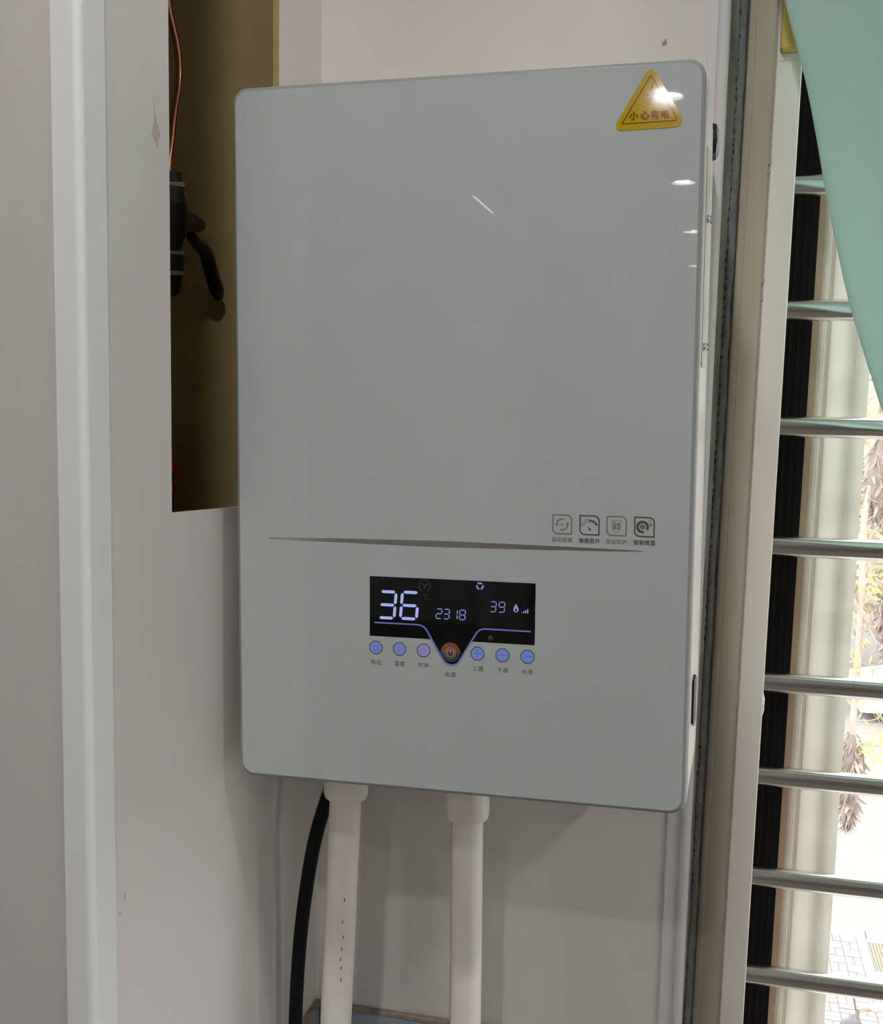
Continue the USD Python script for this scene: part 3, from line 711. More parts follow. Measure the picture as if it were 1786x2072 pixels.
# --- keys under the display
KEYS = [(-72.7, '档位', 'key_blue'), (-50.1, '温度', 'key_blue'), (-27.2, '时钟', 'key_violet'), (23.2, '上调', 'key_blue'), (46.1, '下调', 'key_blue'), (68.9, '水泵', 'key_blue')]
octa = lambda r: [(r * math.cos(math.radians(22.5 + 45 * k)), r * math.sin(math.radians(22.5 + 45 * k))) for k in range(8)]
KLAB = ['blue key with three bars', 'blue key with a red thermometer', 'violet key with a clock', 'blue key with a plus', 'blue key with a minus', 'blue key with an arrow']
for i, (x, s_, m_) in enumerate(KEYS):
    zk = -187.8
    ky = pr('key', affinity.translate(Polygon(octa(6.7)), x, zk), 'key_ring', h, L1, 0.0, label=KLAB[i])
    pr('lens', affinity.translate(Polygon(octa(5.9)), x, zk), m_, ky, L3, L1)
    if i == 0:
        sy = unary_union([LineString([(x + d, zk - 2.6), (x + d + 0.3, zk - 0.9), (x + d - 0.3, zk + 0.9), (x + d, zk + 2.6)]).buffer(0.38) for d in (-2.2, 0, 2.2)] + [sbox(x - 3.1, zk - 3.9, x + 3.1, zk - 3.3)])
    elif i == 1:
        sy = unary_union([Point(x - 0.9, zk - 2.2).buffer(1.35), sbox(x - 1.5, zk - 2.2, x - 0.3, zk + 3.0)])
    elif i == 2:
        sy = Point(x, zk).buffer(2.9).difference(Point(x, zk).buffer(2.2)).union(LineString([(x, zk + 1.7), (x, zk), (x + 1.6, zk)]).buffer(0.4))
    elif i == 3:
        sy = unary_union([sbox(x - 3.4, zk - 0.42, x + 3.4, zk + 0.42), sbox(x - 0.42, zk - 3.4, x + 0.42, zk + 3.4)])
    elif i == 4:
        sy = sbox(x - 3.8, zk - 0.5, x + 3.8, zk + 0.5)
    else:
        sy = unary_union([LineString([(x - 3.4, zk - 1.6), (x - 0.6, zk + 0.4), (x + 2.6, zk + 0.4)]).buffer(0.45), Polygon([(x + 1.6, zk + 2.0), (x + 4.0, zk + 0.4), (x + 1.6, zk - 1.2)])])
    pr('symbol', sy, 'key_red' if i == 1 else ('power_mark' if i == 2 else 'key_mark'), ky, L4, L3)
    pr('key_caption', text(s_, x + 0.1, -201.6, 5.0, 5.4), 'print_soft', h)
pr('key_caption', text('电源', -2.1, -208.7, 5.0, 5.6), 'print_soft', h)
pk = pr('power_key', Point(-1.9, -187.9).buffer(9.0, 16), 'power_amber', h, L3, L1, label='round amber-lit power key')
pr('lower_half', Point(-1.9, -187.9).buffer(8.9, 16).intersection(sbox(-12, -198, 8, -188.6)), 'power_grey', pk, -0.00042, L3)
pw = Point(-1.9, -188.6).buffer(3.7).difference(Point(-1.9, -188.6).buffer(2.9)).difference(sbox(-3.2, -188, -0.6, -184)).union(sbox(-2.3, -188.4, -1.5, -184.8))
pr('symbol', pw.union(Point(-1.9, -188.6).buffer(5.2).difference(Point(-1.9, -188.6).buffer(4.8))), 'power_mark', pk, -0.00056, L4)

# --- four function symbols at the right
FX = [97.9, 121.8, 145.2, 169.0]
FCAP = ['自动变频', '智能变升', '安全防护', '智能恒温']
FMAT = ['print_soft', 'print_grey', 'print_soft', 'print_grey']
FLAB = ['square symbol of two turning arrows', 'square symbol of a gauge', 'square symbol of a shield', 'square symbol of a dial']


def leaf_frame(cx_, cz, r):
    a = 8.9
    p = [(-a, a)] + [(a - r + r * math.cos(t), a - r + r * math.sin(t)) for t in np.linspace(PI / 2, 0, 7)] + [(a, -a)] + [(-a + r + r * math.cos(t), -a + r + r * math.sin(t)) for t in np.linspace(-PI / 2, -PI, 7)]
    return affinity.translate(Polygon(p), cx_, cz)


for i, x in enumerate(FX):
    zf = -67.7
    fr = leaf_frame(x, zf, 5.0)
    fn = pr('function_symbol', fr.difference(leaf_frame(x, zf, 5.0).buffer(-1.25)), FMAT[i], h, label=FLAB[i])
    arc = lambda r0, r1, a0, a1, cx_=x, cz=zf: Polygon([(cx_ + r1 * math.cos(t), cz + r1 * math.sin(t)) for t in np.linspace(a0, a1, 14)] + [(cx_ + r0 * math.cos(t), cz + r0 * math.sin(t)) for t in np.linspace(a1, a0, 14)])
    if i == 0:
        sy = unary_union([arc(4.2, 5.4, 1.2, 3.2), arc(4.2, 5.4, 4.4, 6.4), Polygon([(x - 6.2, zf + 0.4), (x - 3.2, zf + 0.4), (x - 4.9, zf - 2.0)]), Polygon([(x + 3.2, zf + 0.2), (x + 6.2, zf + 0.2), (x + 4.6, zf + 2.4)]), sbox(x - 2.6, zf - 0.5, x + 1.6, zf + 0.3)])
    elif i == 1:
        sy = unary_union([arc(6.2, 8.0, 0.45, 1.65, cz=zf - 3.0), LineString([(x + 6.2 * math.cos(t), zf - 3 + 6.2 * math.sin(t)) for t in np.linspace(1.65, 2.75, 8)]).buffer(0.2), LineString([(x + 8 * math.cos(t), zf - 3 + 8 * math.sin(t)) for t in np.linspace(1.65, 2.75, 8)]).buffer(0.2), LineString([(x - 7.4, zf + 0.05), (x - 5.7, zf - 0.65)]).buffer(0.2), Polygon([(x - 1.4, zf - 1.0), (x + 0.9, zf - 3.2), (x - 0.4, zf - 4.4)]), Point(x + 0.4, zf - 3.9).buffer(1.0)])
    elif i == 2:
        sh = Polygon([(x - 4.2, zf + 4.6), (x, zf + 5.6), (x + 4.2, zf + 4.6), (x + 4.2, zf - 1.5), (x + 2.6, zf - 4.4), (x, zf - 6.0), (x - 2.6, zf - 4.4), (x - 4.2, zf - 1.5)])
        sy = unary_union([sh.difference(sh.buffer(-0.4)), sbox(x - 3.0, zf - 3.0, x - 0.3, zf + 3.2) - sbox(x - 2.1, zf + 0.4, x - 1.1, zf + 1.6), sbox(x + 0.3, zf - 3.0, x + 3.0, zf + 3.2) - sbox(x + 1.0, zf - 1.4, x + 2.1, zf - 0.4)])
    else:
        sy = unary_union([arc(3.3, 5.6, -0.55, 5.0, cx_=x - 1.6), arc(1.2, 2.1, 0, 6.28, cx_=x - 1.6), Point(x - 1.6, zf).buffer(0.7), Point(x + 5.4, zf + 2.0).buffer(1.2).difference(Point(x + 5.4, zf + 2.0).buffer(0.6)), Point(x + 4.4, zf + 5.0).buffer(0.5)])
    pr('pictogram', sy.intersection(fr), 'print_brown' if i == 3 else FMAT[i], fn)
    pr('function_caption', text(FCAP[i], x + (0.2 if i else 0.0), -81.3, 4.6, 4.65), FMAT[i], h)

# --- yellow warning sticker
st = pr('warning_sticker', Polygon([(140.0, 268.2), (142.0, 267.4), (184.5, 268.0), (188.6, 269.0), (190.0, 272.0), (189.6, 274.6), (168.0, 310.6), (165.6, 312.6), (162.6, 311.2), (139.4, 272.2), (138.9, 270.0)]).buffer(1.6, 8), 'sticker_yellow', h, -0.00035, 0.0, label='yellow triangular warning sticker')
tri_in = Polygon([(142.3, 271.3), (186.4, 271.9), (187.3, 273.6), (183.6, 280.0), (165.1, 309.4)])
pr('border_line', tri_in.buffer(0.45).difference(tri_in.buffer(-0.45)), 'sticker_red', st, -0.00047, -0.00035)
pr('lightning_bolt', Polygon([(167.4, 303.6), (161.4, 292.6), (164.6, 293.4), (162.8, 284.2), (170.4, 296.6), (166.6, 296.0)]), 'sticker_red', st, -0.00047, -0.00035, label='red lightning bolt')
for c, x in zip('小心有电', (151.8, 161.0, 169.3, 177.2)):
    pr('character', text(c, x, 277.3, 7.4, grow=0.12), 'sticker_red', st, -0.00047, -0.00035)

# --- casing details on the right side
for z in (0.196, 0.0875):
    m = trimesh.creation.icosphere(2, 1.0); m.apply_scale([0.0034, 0.0040, 0.0040]); m.apply_translation([0.2140, 0.034, z])
    sc = obj('screw', m, 'screw_metal', h)
    obj('slot', rbox(0.2152, 0.2177, 0.0335, 0.0345, z - 0.0032, z + 0.0032, 0.0002), 'smudge', sc)
gp = loft([np.stack([np.full(24, 0.2155 + dx), 0.105 + ry * np.cos(np.linspace(0, 2 * PI, 25)[:-1]), 0.2765 + rz * np.sin(np.linspace(0, 2 * PI, 25)[:-1])], 1) for dx, ry, rz in ((0, 0.019, 0.0165), (0.0036, 0.0185, 0.0155), (0.0056, 0.015, 0.011), (0.0062, 0.008, 0.006))])
obj('side_plug', gp, 'black_rubber', h, label='black rubber plug on the side')
sl = Polygon([(0.026, -0.2455), (0.034, -0.2495), (0.042, -0.2455), (0.042, -0.2065), (0.034, -0.2025), (0.026, -0.2065)])
v0 = ext_yz(sl, 0.2112, 0.2146)
vv = np.array(v0.vertices); vv[:, 0] += (vv[:, 1] - 0.026) * 0.127; v0.vertices = vv
obj('vent_slot', v0, 'black_rubber', h, label='dark upright slot low on the side')
film = loft([np.stack([[0.2125 + d, 0.2148 + d, 0.2150 + d, 0.2127 + d], [0.0235, 0.0415, 0.0415, 0.0235], [z] * 4], 1) for z, d in ((0.07, 0.0004), (0.08, 0.0001), (0.2, 0.0001), (0.255, 0.0001))])
obj('protective_film', film, 'film', h, label='strip of clear film left on the side edge')
obj('bottom_inlet', lathe([(0.0, -0.003), (0.028, -0.003), (0.030, 0.0), (0.030, 0.004), (0.0, 0.004)], 24).apply_translation([-0.142, 0.135, -0.3202]), 'body_white', h)
obj('bottom_inlet', lathe([(0.0, -0.003), (0.028, -0.003), (0.030, 0.0), (0.030, 0.004), (0.0, 0.004)], 24).apply_translation([-0.0085, 0.135, -0.3202]), 'body_white', h)

# ================================================================ pipes and cable below
def water_pipe(label, xt, xb, zt, zcap, r, rc, marks):
    """A straight plastic pipe hanging from the heater; xt, xb: its x at zt and 0.25 m lower."""
    k = (xt - xb) / 0.25
    at = lambda z: (xt + k * (z - zt), -0.140, z)
    t = thing('water_pipe', label, 'pipe', at(-0.049), group=None)
    obj('pipe', tube([at(z) for z in np.linspace(-0.049, 1.07, 12)], r, 32), 'pipe_plastic', t, local=False)
    prof = [(0.0, 0.0), (r * 1.04, 0.0), (rc * 0.93, 0.0012), (rc * 0.97, 0.003), (rc, 0.0065), (rc, 1.076 - zcap), (0.0, 1.076 - zcap)]
    c = lathe(prof, 36)
    c.apply_transform(trimesh.transformations.rotation_matrix(math.atan(k), [0, 1, 0]))
    c.apply_translation(at(zcap))
    obj('coupling', c, 'pipe_plastic', t, local=False, label='wider socket at the top of the pipe')
    return t, at


p1, at1 = water_pipe('leftmost white plastic water pipe beneath the heater, next to the black cable', -0.1445, -0.1534, 1.0035, 1.0125, 0.0172, 0.0238, True)
ms = []
for z, a in ((0.905, -60), (0.880, -64), (0.863, -58), (0.850, -62), (0.838, -66), (0.828, -62), (0.815, -60)):
    c = np.array(at1(z)); a = math.radians(a)
    m = rbox(-0.0005, 0.0005, -0.0002, 0.0002, -0.0016 - 0.001 * rng.random(), 0.0016, 0.0001)
    m.apply_transform(trimesh.transformations.rotation_matrix(0.3 * (rng.random() - 0.2), [0, 1, 0]))
    m.apply_transform(trimesh.transformations.rotation_matrix(a + PI / 2, [0, 0, 1]))
    m.apply_translation(c + 0.0173 * np.array([math.cos(a), math.sin(a), 0]))
    ms.append(m)
for m in ms:
    obj('printed_mark', m, 'pipe_mark', p1, local=False)
p2, at2 = water_pipe('white plastic water pipe under the middle of the heater', -0.0097, -0.0074, 1.0018, 1.0040, 0.0166, 0.0228, False)
a = math.radians(-163)
obj('printed_line', tube([np.array(at2(z)) + 0.0164 * np.array([math.cos(a), math.sin(a), 0]) for z in np.linspace(-0.04, 1.003, 10)], 0.0005, 6), 'pipe_stripe', p2, local=False, label='thin dark red line along the pipe')
cp = spline([(-0.150, -0.096, 1.076), (-0.163, -0.100, 1.040), (-0.1745, -0.110, 1.0014), (-0.1835, -0.12, 0.9638), (-0.1945, -0.12, 0.9056), (-0.2000, -0.12, 0.8646), (-0.2052, -0.12, 0.8059), (-0.2083, -0.12, 0.7338), (-0.2085, -0.118, 0.60), (-0.205, -0.115, 0.4), (-0.203, -0.115, 0.2), (-0.203, -0.115, -0.045)], 70)
cb = thing('power_cable', 'thick black cable running down behind the left pipe', 'cable', cp[-1])
m = tube(cp, 0.0077, 24)
obj('sheath', m, 'cable_black', cb, local=False)
obj('cable_gland', tube([(-0.1478, -0.0955, 1.0785), (-0.152, -0.0965, 1.066)], 0.0115, 16), 'cable_black', cb, local=False)

# ================================================================ gas valve in the shaft
GX = -0.345
gv = thing('gas_valve', 'old dark gas cock with a bent black lever inside the wall opening', 'valve', (GX, -0.142, 1.566))
prof = [(0.0, 1.545), (0.0085, 1.548), (0.0115, 1.558), (0.0115, 1.568), (0.0142, 1.572), (0.0142, 1.590), (0.0125, 1.594), (0.0135, 1.602), (0.0175, 1.612), (0.0192, 1.628), (0.0185, 1.642), (0.0155, 1.650), (0.0150, 1.660), (0.0128, 1.664), (0.0128, 1.674), (0.0, 1.676)]
b = lathe(prof, 20); b.apply_translation([GX, -0.1415, 0])
obj('valve_body', b, 'iron_dark', gv, local=False)
for z, r in ((1.6625, 0.0152), (1.5915, 0.0142), (1.5710, 0.0138)):
    c = lathe([(r - 0.003, -0.0028), (r, -0.0022), (r + 0.0005, 0.0), (r, 0.0024), (r - 0.003, 0.003)], 20)
    c.apply_transform(trimesh.transformations.rotation_matrix(0.18, [1, 0.4, 0])); c.apply_translation([GX, -0.1415, z])
    obj('sealing_tape', c, 'ptfe_tape', gv, local=False, label='pale thread tape')
obj('tape_end', tube([(GX + 0.006, -0.127, 1.662), (GX + 0.006, -0.119, 1.656), (GX + 0.005, -0.113, 1.651)], [0.0016, 0.0012, 0.0005], 8), 'ptfe_tape', gv, local=False)
obj('stem', tube([(GX, -0.130, 1.6265), (GX, -0.112, 1.6275), (GX, -0.094, 1.630)], [0.0125, 0.0122, 0.0105], 6), 'iron_dark', gv, local=False)
obj('stem_nut', tube([(GX, -0.0985, 1.629), (GX, -0.088, 1.6305), (GX, -0.0725, 1.6310), (GX, -0.0690, 1.6310)], [0.0100, 0.0092, 0.0078, 0.004], 14), 'iron_dark', gv, local=False)
lv = spline([(GX, -0.0955, 1.6285), (GX, -0.0945, 1.6195), (GX, -0.0850, 1.6125), (GX, -0.0665, 1.6065), (GX, -0.0530, 1.5990), (GX, -0.0450, 1.5860), (GX, -0.0380, 1.5760), (GX, -0.0215, 1.5530)], 40)
rl = np.interp(np.linspace(0, 1, 40), [0, 0.25, 0.4, 0.9, 1.0], [0.0058, 0.0062, 0.0080, 0.0085, 0.0045])
obj('lever', tube(lv, rl, 16), 'handle_black', gv, local=False, label='bent black lever')
cpr = spline([(GX, -0.1440, 1.6720), (GX, -0.1425, 1.6900), (GX, -0.1375, 1.7056), (GX, -0.1315, 1.7325), (GX, -0.1235, 1.7549), (GX, -0.1180, 1.7821), (GX, -0.1198, 1.8019), (GX, -0.1275, 1.8198), (GX, -0.1385, 1.8364), (GX, -0.147, 1.88), (GX - 0.01, -0.15, 2.0), (GX - 0.01, -0.15, 2.3), (GX - 0.01, -0.15, 2.60)], 60)
cq = thing('copper_pipe', 'thin bent copper pipe above the gas cock inside the wall opening', 'pipe', cpr[0])
obj('tube', tube(cpr, 0.0042, 16), 'copper', cq, local=False)
rp = thing('red_cap', 'red plastic pipe cap peeking out low in the wall opening', 'cap', (GX, -0.146, 1.335))
c = lathe([(0.0, 1.356), (0.0080, 1.356), (0.0095, 1.358), (0.0095, 1.366), (0.0070, 1.370), (0.0, 1.371)], 20); c.apply_translation([GX, -0.146, 0])
obj('cap', c, 'red_plastic', rp, local=False)
c = lathe([(0.0, 1.334), (0.0070, 1.334), (0.0086, 1.337), (0.0086, 1.344), (0.0060, 1.3475), (0.0, 1.348)], 20); c.apply_translation([GX, -0.1465, 0])
obj('cap', c, 'red_plastic', rp, local=False)
obj('pipe', tube([(GX, -0.1475, -0.05), (GX, -0.1475, 0.7), (GX, -0.1475, 1.365)], 0.005, 12), 'iron_dark', rp, local=False)

# ================================================================ outside: street three floors below
GZ = -5.5
pv = thing('pavement', 'pinkish basket-weave brick pavement below the window', kind='structure')
KY = 13.62                                     # kerb line
obj('pavement_bed', box(-12, 26, 0.25, KY - 0.002, GZ - 0.25, GZ - 0.006), 'paver_joint', pv)
bx0, bx1, by0, by1 = 1.13, 3.13, 10.82, 13.62
GR = (2.332, 12.622, 3.13, 13.58)                # drain grate, x0 y0 x1 y1
bricks = 0
for i in range(10):
    for j in range(14):
        x, y = bx0 + 0.2 * i, by0 + 0.2 * j
        if x + 0.1 > GR[0] and x < GR[2] and y + 0.1 > GR[1] and y < GR[3]:
            continue
        for k in (0, 1):
            gp_ = 0.0035
            if (i + j) % 2:
                b = rbox(x + 0.1 * k + gp_, x + 0.1 * k + 0.1 - gp_, y + gp_, y + 0.2 - gp_, GZ - 0.0055, GZ + 0.003 * rng.random(), 0.004)
            else:
                b = rbox(x + gp_, x + 0.2 - gp_, y + 0.1 * k + gp_, y + 0.1 * k + 0.1 - gp_, GZ - 0.0055, GZ + 0.003 * rng.random(), 0.004)
            obj('brick', b, 'paver_pink' if rng.random() < 0.6 else 'paver_sand', pv, smooth=False)
            bricks += 1
rest = (sbox(-12, 0.25, 26, KY - 0.002) - sbox(bx0, by0, bx1, by1)) - sbox(GR[0], GR[1], GR[2], GR[3])
obj('plain_paving', ext_xy(rest, GZ - 0.0055, GZ), 'paver_pink', pv)
kb = thing('kerb', 'pale stone kerb along the street', kind='structure')
for k in range(16):
    x0 = 1.47 + 1.0 * (k - 5)
    obj('kerb_stone', rbox(x0 + 0.006, x0 + 0.994, KY, KY + 0.25, GZ - 0.3, GZ + 0.012, 0.015), 'kerb', kb, smooth=False)
rd = thing('road', 'sunlit pale road', kind='structure')
obj('surface', box(-40, 60, KY + 0.251, 23.0, GZ - 0.4, GZ - 0.14), 'asphalt', rd)
fp = thing('far_pavement', 'pale ground on the far side of the road', kind='structure')
obj('kerb_stone', box(-40, 60, 23.0, 23.25, GZ - 0.4, GZ + 0.01), 'kerb', fp)
obj('surface', box(-60, 90, 23.251, 90, GZ - 0.4, GZ), 'asphalt', fp)

gt = thing('drain_grate', 'slotted metal drain grate in a pale stone frame, set into the brick pavement', 'drain grate', (GR[0], GR[1], GZ))
fx0, fy0, fx1, fy1 = GR
for (a0, b0, a1, b1) in ((fx0, fy0, fx0 + 0.13, fy1), (fx1 - 0.13, fy0, fx1, fy1), (fx0 + 0.132, fy0, fx1 - 0.132, fy0 + 0.09), (fx0 + 0.132, fy1 - 0.1, fx1 - 0.132, fy1)):
    obj('frame_stone', rbox(a0, a1, b0, b1, GZ - 0.0055, GZ + 0.006, 0.002), 'grate_stone', gt, local=False, smooth=False)
ms = []
nx, ny = 14, 26
ix0, ix1, iy0, iy1 = fx0 + 0.132, fx1 - 0.132, fy0 + 0.092, fy1 - 0.102
for k in range(nx + 1):
    x = ix0 + (ix1 - ix0) * k / nx
    ms.append(box(x - 0.009, x + 0.009, iy0, iy1, GZ - 0.004, GZ + 0.006))
for k in range(ny + 1):
    y = iy0 + (iy1 - iy0) * k / ny
    ms.append(box(ix0, ix1, y - 0.005, y + 0.005, GZ - 0.004, GZ + 0.004))
obj('grating', ms, 'grate_iron', gt, local=False, smooth=False, kind='stuff')
obj('pit', box(ix0, ix1, iy0, iy1, GZ - 0.0055, GZ - 0.0045), 'pit_dark', gt, local=False)


def leaf_mesh(L, W, fold=0.25):
    """A pointed leaf with a fold along the midrib, growing along +x."""
    st_ = [(0.0, 0.08), (0.22, 0.75), (0.48, 1.0), (0.78, 0.55), (1.0, 0.0)]
    v, f = [], []
    for a_, b_ in st_:
        v += [(a_ * L, -b_ * W / 2, fold * W * b_ / 2 - 0.25 * L * a_ * a_), (a_ * L, 0, -0.25 * L * a_ * a_), (a_ * L, b_ * W / 2, fold * W * b_ / 2 - 0.25 * L * a_ * a_)]
    for i in range(4):
        k = 3 * i
        f += [(k, k + 1, k + 4), (k, k + 4, k + 3), (k + 1, k + 2, k + 5), (k + 1, k + 5, k + 4)]
    return np.array(v), np.array(f)


def place(vf, o, d, roll):
    d = np.array(d, float); d /= np.linalg.norm(d)
    s_ = np.cross([0.2, 0.3, 1.0] if abs(d[2]) < 0.95 else [1.0, 0, 0], d); s_ /= np.linalg.norm(s_)
    n_ = np.cross(d, s_)
    c_, e_ = math.cos(roll), math.sin(roll)
    s2, n2 = s_ * c_ + n_ * e_, n_ * c_ - s_ * e_
    v = vf[0]
    return trimesh.Trimesh(v[:, :1] * d + v[:, 1:2] * s2 + v[:, 2:3] * n2 + np.array(o), vf[1], process=False)


tr = thing('street_tree', 'thin tree with hanging clumps of dried leaves close outside the bars', 'tree', (3.3, 8.3, GZ))
obj('trunk', tube(spline([(3.3, 8.3, GZ - 0.05), (3.2, 8.3, -3.0), (3.05, 8.25, -1.0), (2.9, 8.2, 1.0), (2.7, 8.2, 3.0), (2.65, 8.2, 5.0)], 30), np.linspace(0.16, 0.07, 30), 14), 'bark', tr, local=False)
LIMBS = [([(2.92, 8.2, 0.9), (2.3, 8.1, 1.35), (1.75, 8.0, 1.30), (1.47, 8.0, 0.85), (1.43, 8.0, 0.2), (1.435, 8.0, -0.25), (1.43, 8.0, -0.80), (1.415, 8.0, -1.25)], 0.030, 0.026),
         ([(3.02, 8.22, -1.3), (2.4, 8.1, -1.0), (1.75, 8.0, -0.50), (1.55, 8.0, -0.32), (1.36, 8.0, -0.08), (1.1, 8.0, 0.2)], 0.05, 0.022),
         ([(2.80, 8.2, 2.2), (2.2, 8.1, 2.1), (1.8, 8.05, 1.9), (1.55, 8.0, 1.4), (1.40, 8.0, 1.05)], 0.035, 0.012),
         ([(2.95, 8.2, 0.5), (2.2, 8.1, 0.5), (1.8, 8.02, 0.3), (1.64, 8.0, 0.0)], 0.035, 0.014)]
for pts, r0, r1 in LIMBS:
    obj('branch', tube(spline(pts, 36), np.linspace(r0, r1, 36), 10), 'bark', tr, local=False)
lm_ = leaf_mesh(0.10, 0.027, 0.5)
CLUMPS = [((1.425, 8.0), -1.16, -2.0, 0.105, 150), ((1.655, 8.0), 0.05, -0.56, 0.10, 80), ((1.53, 8.02), 1.25, 0.50, 0.13, 70)]
for (cx_, cy_), za, zb, rw, n in CLUMPS:
    nn = 14
    zt_ = np.linspace(za, zb, nn)
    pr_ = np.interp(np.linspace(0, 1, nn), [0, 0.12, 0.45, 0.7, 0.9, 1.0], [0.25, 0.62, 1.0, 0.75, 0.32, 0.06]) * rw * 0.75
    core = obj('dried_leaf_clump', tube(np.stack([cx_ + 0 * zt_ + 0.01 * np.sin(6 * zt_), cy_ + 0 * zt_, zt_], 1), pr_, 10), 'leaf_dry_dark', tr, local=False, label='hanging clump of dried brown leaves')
    for k in range(n):
        t_ = rng.random() ** 0.85
        a_ = rng.random() * 2 * PI
        R_ = np.interp(t_, [0, 0.12, 0.45, 0.7, 0.9, 1.0], [0.25, 0.62, 1.0, 0.75, 0.32, 0.06]) * rw * 0.8
        o_ = (cx_ + R_ * math.cos(a_), cy_ + R_ * math.sin(a_), za + (zb - za) * t_ * 0.9)
        d_ = (0.5 * math.cos(a_) + 0.25 * rng.normal(), 0.5 * math.sin(a_) + 0.25 * rng.normal(), -1.0)
        sc_ = 0.75 + 0.6 * rng.random()
        obj('leaf', place((lm_[0] * sc_, lm_[1]), o_, d_, rng.random() * 6.28), ['leaf_dry', 'leaf_dry_pale', 'leaf_dry', 'leaf_dry_dark'][int(rng.integers(4))], core, local=False, smooth=False)
ms = []
for (cx_, cy_), za, zb, rw, n in CLUMPS:
    for k in range(160):
        t_ = rng.random() ** 0.85
        a_ = rng.random() * 2 * PI
        R_ = np.interp(t_, [0, 0.12, 0.45, 0.7, 0.9, 1.0], [0.25, 0.62, 1.0, 0.75, 0.32, 0.06]) * rw * (0.8 + 0.25 * rng.random())
        ms.append(place(leaf_mesh(0.05 + 0.04 * rng.random(), 0.014, 0.8), (cx_ + R_ * math.cos(a_), cy_ + R_ * math.sin(a_), za + (zb - za) * t_ * 0.97), (0.7 * math.cos(a_) + 0.4 * rng.normal(), 0.7 * math.sin(a_) + 0.4 * rng.normal(), -1.0), rng.random() * 6.28))
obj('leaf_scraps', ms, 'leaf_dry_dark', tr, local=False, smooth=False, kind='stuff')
ms = []
for k in range(330):
    c_ = [(1.45, 8.0, -0.78), (1.60, 8.0, -1.2), (1.50, 8.0, 0.05), (1.62, 8.1, 0.9), (1.56, 8.0, -1.32), (1.40, 8.0, -0.55), (1.75, 8.1, 1.2)][int(rng.integers(7))]
    o_ = np.array(c_) + rng.normal(0, 1, 3) * [0.07, 0.1, 0.10]
    ms.append(place(leaf_mesh(0.06 + 0.03 * rng.random(), 0.018), o_, rng.normal(0, 1, 3) - [0, 0, 0.6], rng.random() * 6.28))
obj('yellow_leaves', ms, 'leaf_yellow', tr, local=False, smooth=False, kind='stuff')
ms = []
for k in range(45):
    o_ = np.array([1.45 + 0.35 * rng.random(), 8.0 + 0.1 * rng.normal(), -1.3 + 2.6 * rng.random()])
    d_ = rng.normal(0, 1, 3)
    ms.append(tube(spline([o_, o_ + 0.08 * d_, o_ + 0.13 * d_ + rng.normal(0, 0.03, 3)], 6), [0.004] * 3 + [0.003] * 3, 5))
obj('twigs', ms, 'bark', tr, local=False, smooth=False, kind='stuff')

TREES = [((5.0, 29.0), 3.0, -1.7, 'leaf_far', 'pale yellowish tree across the road, nearest to the white car'), ((11.0, 34.0), 3.6, -0.5, 'leaf_far_grey', 'greyish tree across the road, farther right behind the yellowish one'),
         ((5.3, 41.0), 4.6, 0.6, 'leaf_far_grey', 'tall greyish tree farthest back across the road'), ((8.0, 56.0), 7.0, 4.5, 'leaf_far', 'tall yellowish tree at the back across the road')]
for (x, y), R_, zc_, m_, lab in TREES:
    t = thing('background_tree', lab, 'tree', (x, y, GZ))
    obj('trunk', tube(spline([(x, y, GZ - 0.05), (x + 0.1, y, (GZ + zc_) / 2), (x, y, zc_ + 1.0)], 10), np.linspace(0.22, 0.1, 10), 10), 'bark', t, local=False)
    n = 2600
    d_ = rng.normal(0, 1, (n, 3)); d_ /= np.linalg.norm(d_, axis=1, keepdims=True)
    rad = R_ * (0.35 + 0.65 * rng.random(n) ** 0.5) * (0.75 + 0.5 * meshkit.noise(d_ * 2.5 + x))
    o_ = np.array([x, y, zc_ + 0.3]) + d_ * rad[:, None] * [1, 1, 1.15]
    o_[:, 2] = np.maximum(o_[:, 2], GZ + 0.3)
    q1 = rng.normal(0, 1, (n, 3)); q1 /= np.linalg.norm(q1, axis=1, keepdims=True)
    q2 = np.cross(q1, rng.normal(0, 1, (n, 3))); q2 /= np.linalg.norm(q2, axis=1, keepdims=True)
    L_ = (0.16 + 0.14 * rng.random(n))[:, None]
    vv = np.stack([o_ - q1 * L_, o_ + q2 * L_ * 0.4, o_ + q1 * L_, o_ - q2 * L_ * 0.4], 1).reshape(-1, 3)
    b_ = 4 * np.arange(n)[:, None]
    obj('crown', trimesh.Trimesh(vv, np.vstack([b_ + [0, 1, 2], b_ + [0, 2, 3]]), process=False), m_, t, local=False, smooth=False, kind='stuff')

# ---------------------------------------------------------------- parked car
ca = thing('parked_car', 'white car parked beyond the road behind the branches', 'car', (5.8, 25.0, GZ))
W0, W1 = 24.2, 25.9
prof = Polygon([(3.7, GZ + 0.28), (3.66, GZ + 0.75), (4.5, GZ + 0.92), (5.3, GZ + 1.40), (6.6, GZ + 1.45), (7.5, GZ + 1.02), (7.95, GZ + 0.95), (7.95, GZ + 0.30)]).buffer(0.06)
obj('body', ext_xz(prof, W0, W1), 'car_white', ca, local=False)
obj('window', ext_xz(Polygon([(4.75, GZ + 0.97), (5.35, GZ + 1.33), (5.9, GZ + 1.37), (5.9, GZ + 0.97)]), W0 - 0.012, W0 + 0.01), 'car_glass', ca, local=False)
obj('window', ext_xz(Polygon([(6.0, GZ + 0.97), (6.0, GZ + 1.37), (6.6, GZ + 1.36), (7.2, GZ + 1.0), (7.2, GZ + 0.97)]), W0 - 0.012, W0 + 0.01), 'car_glass', ca, local=False)
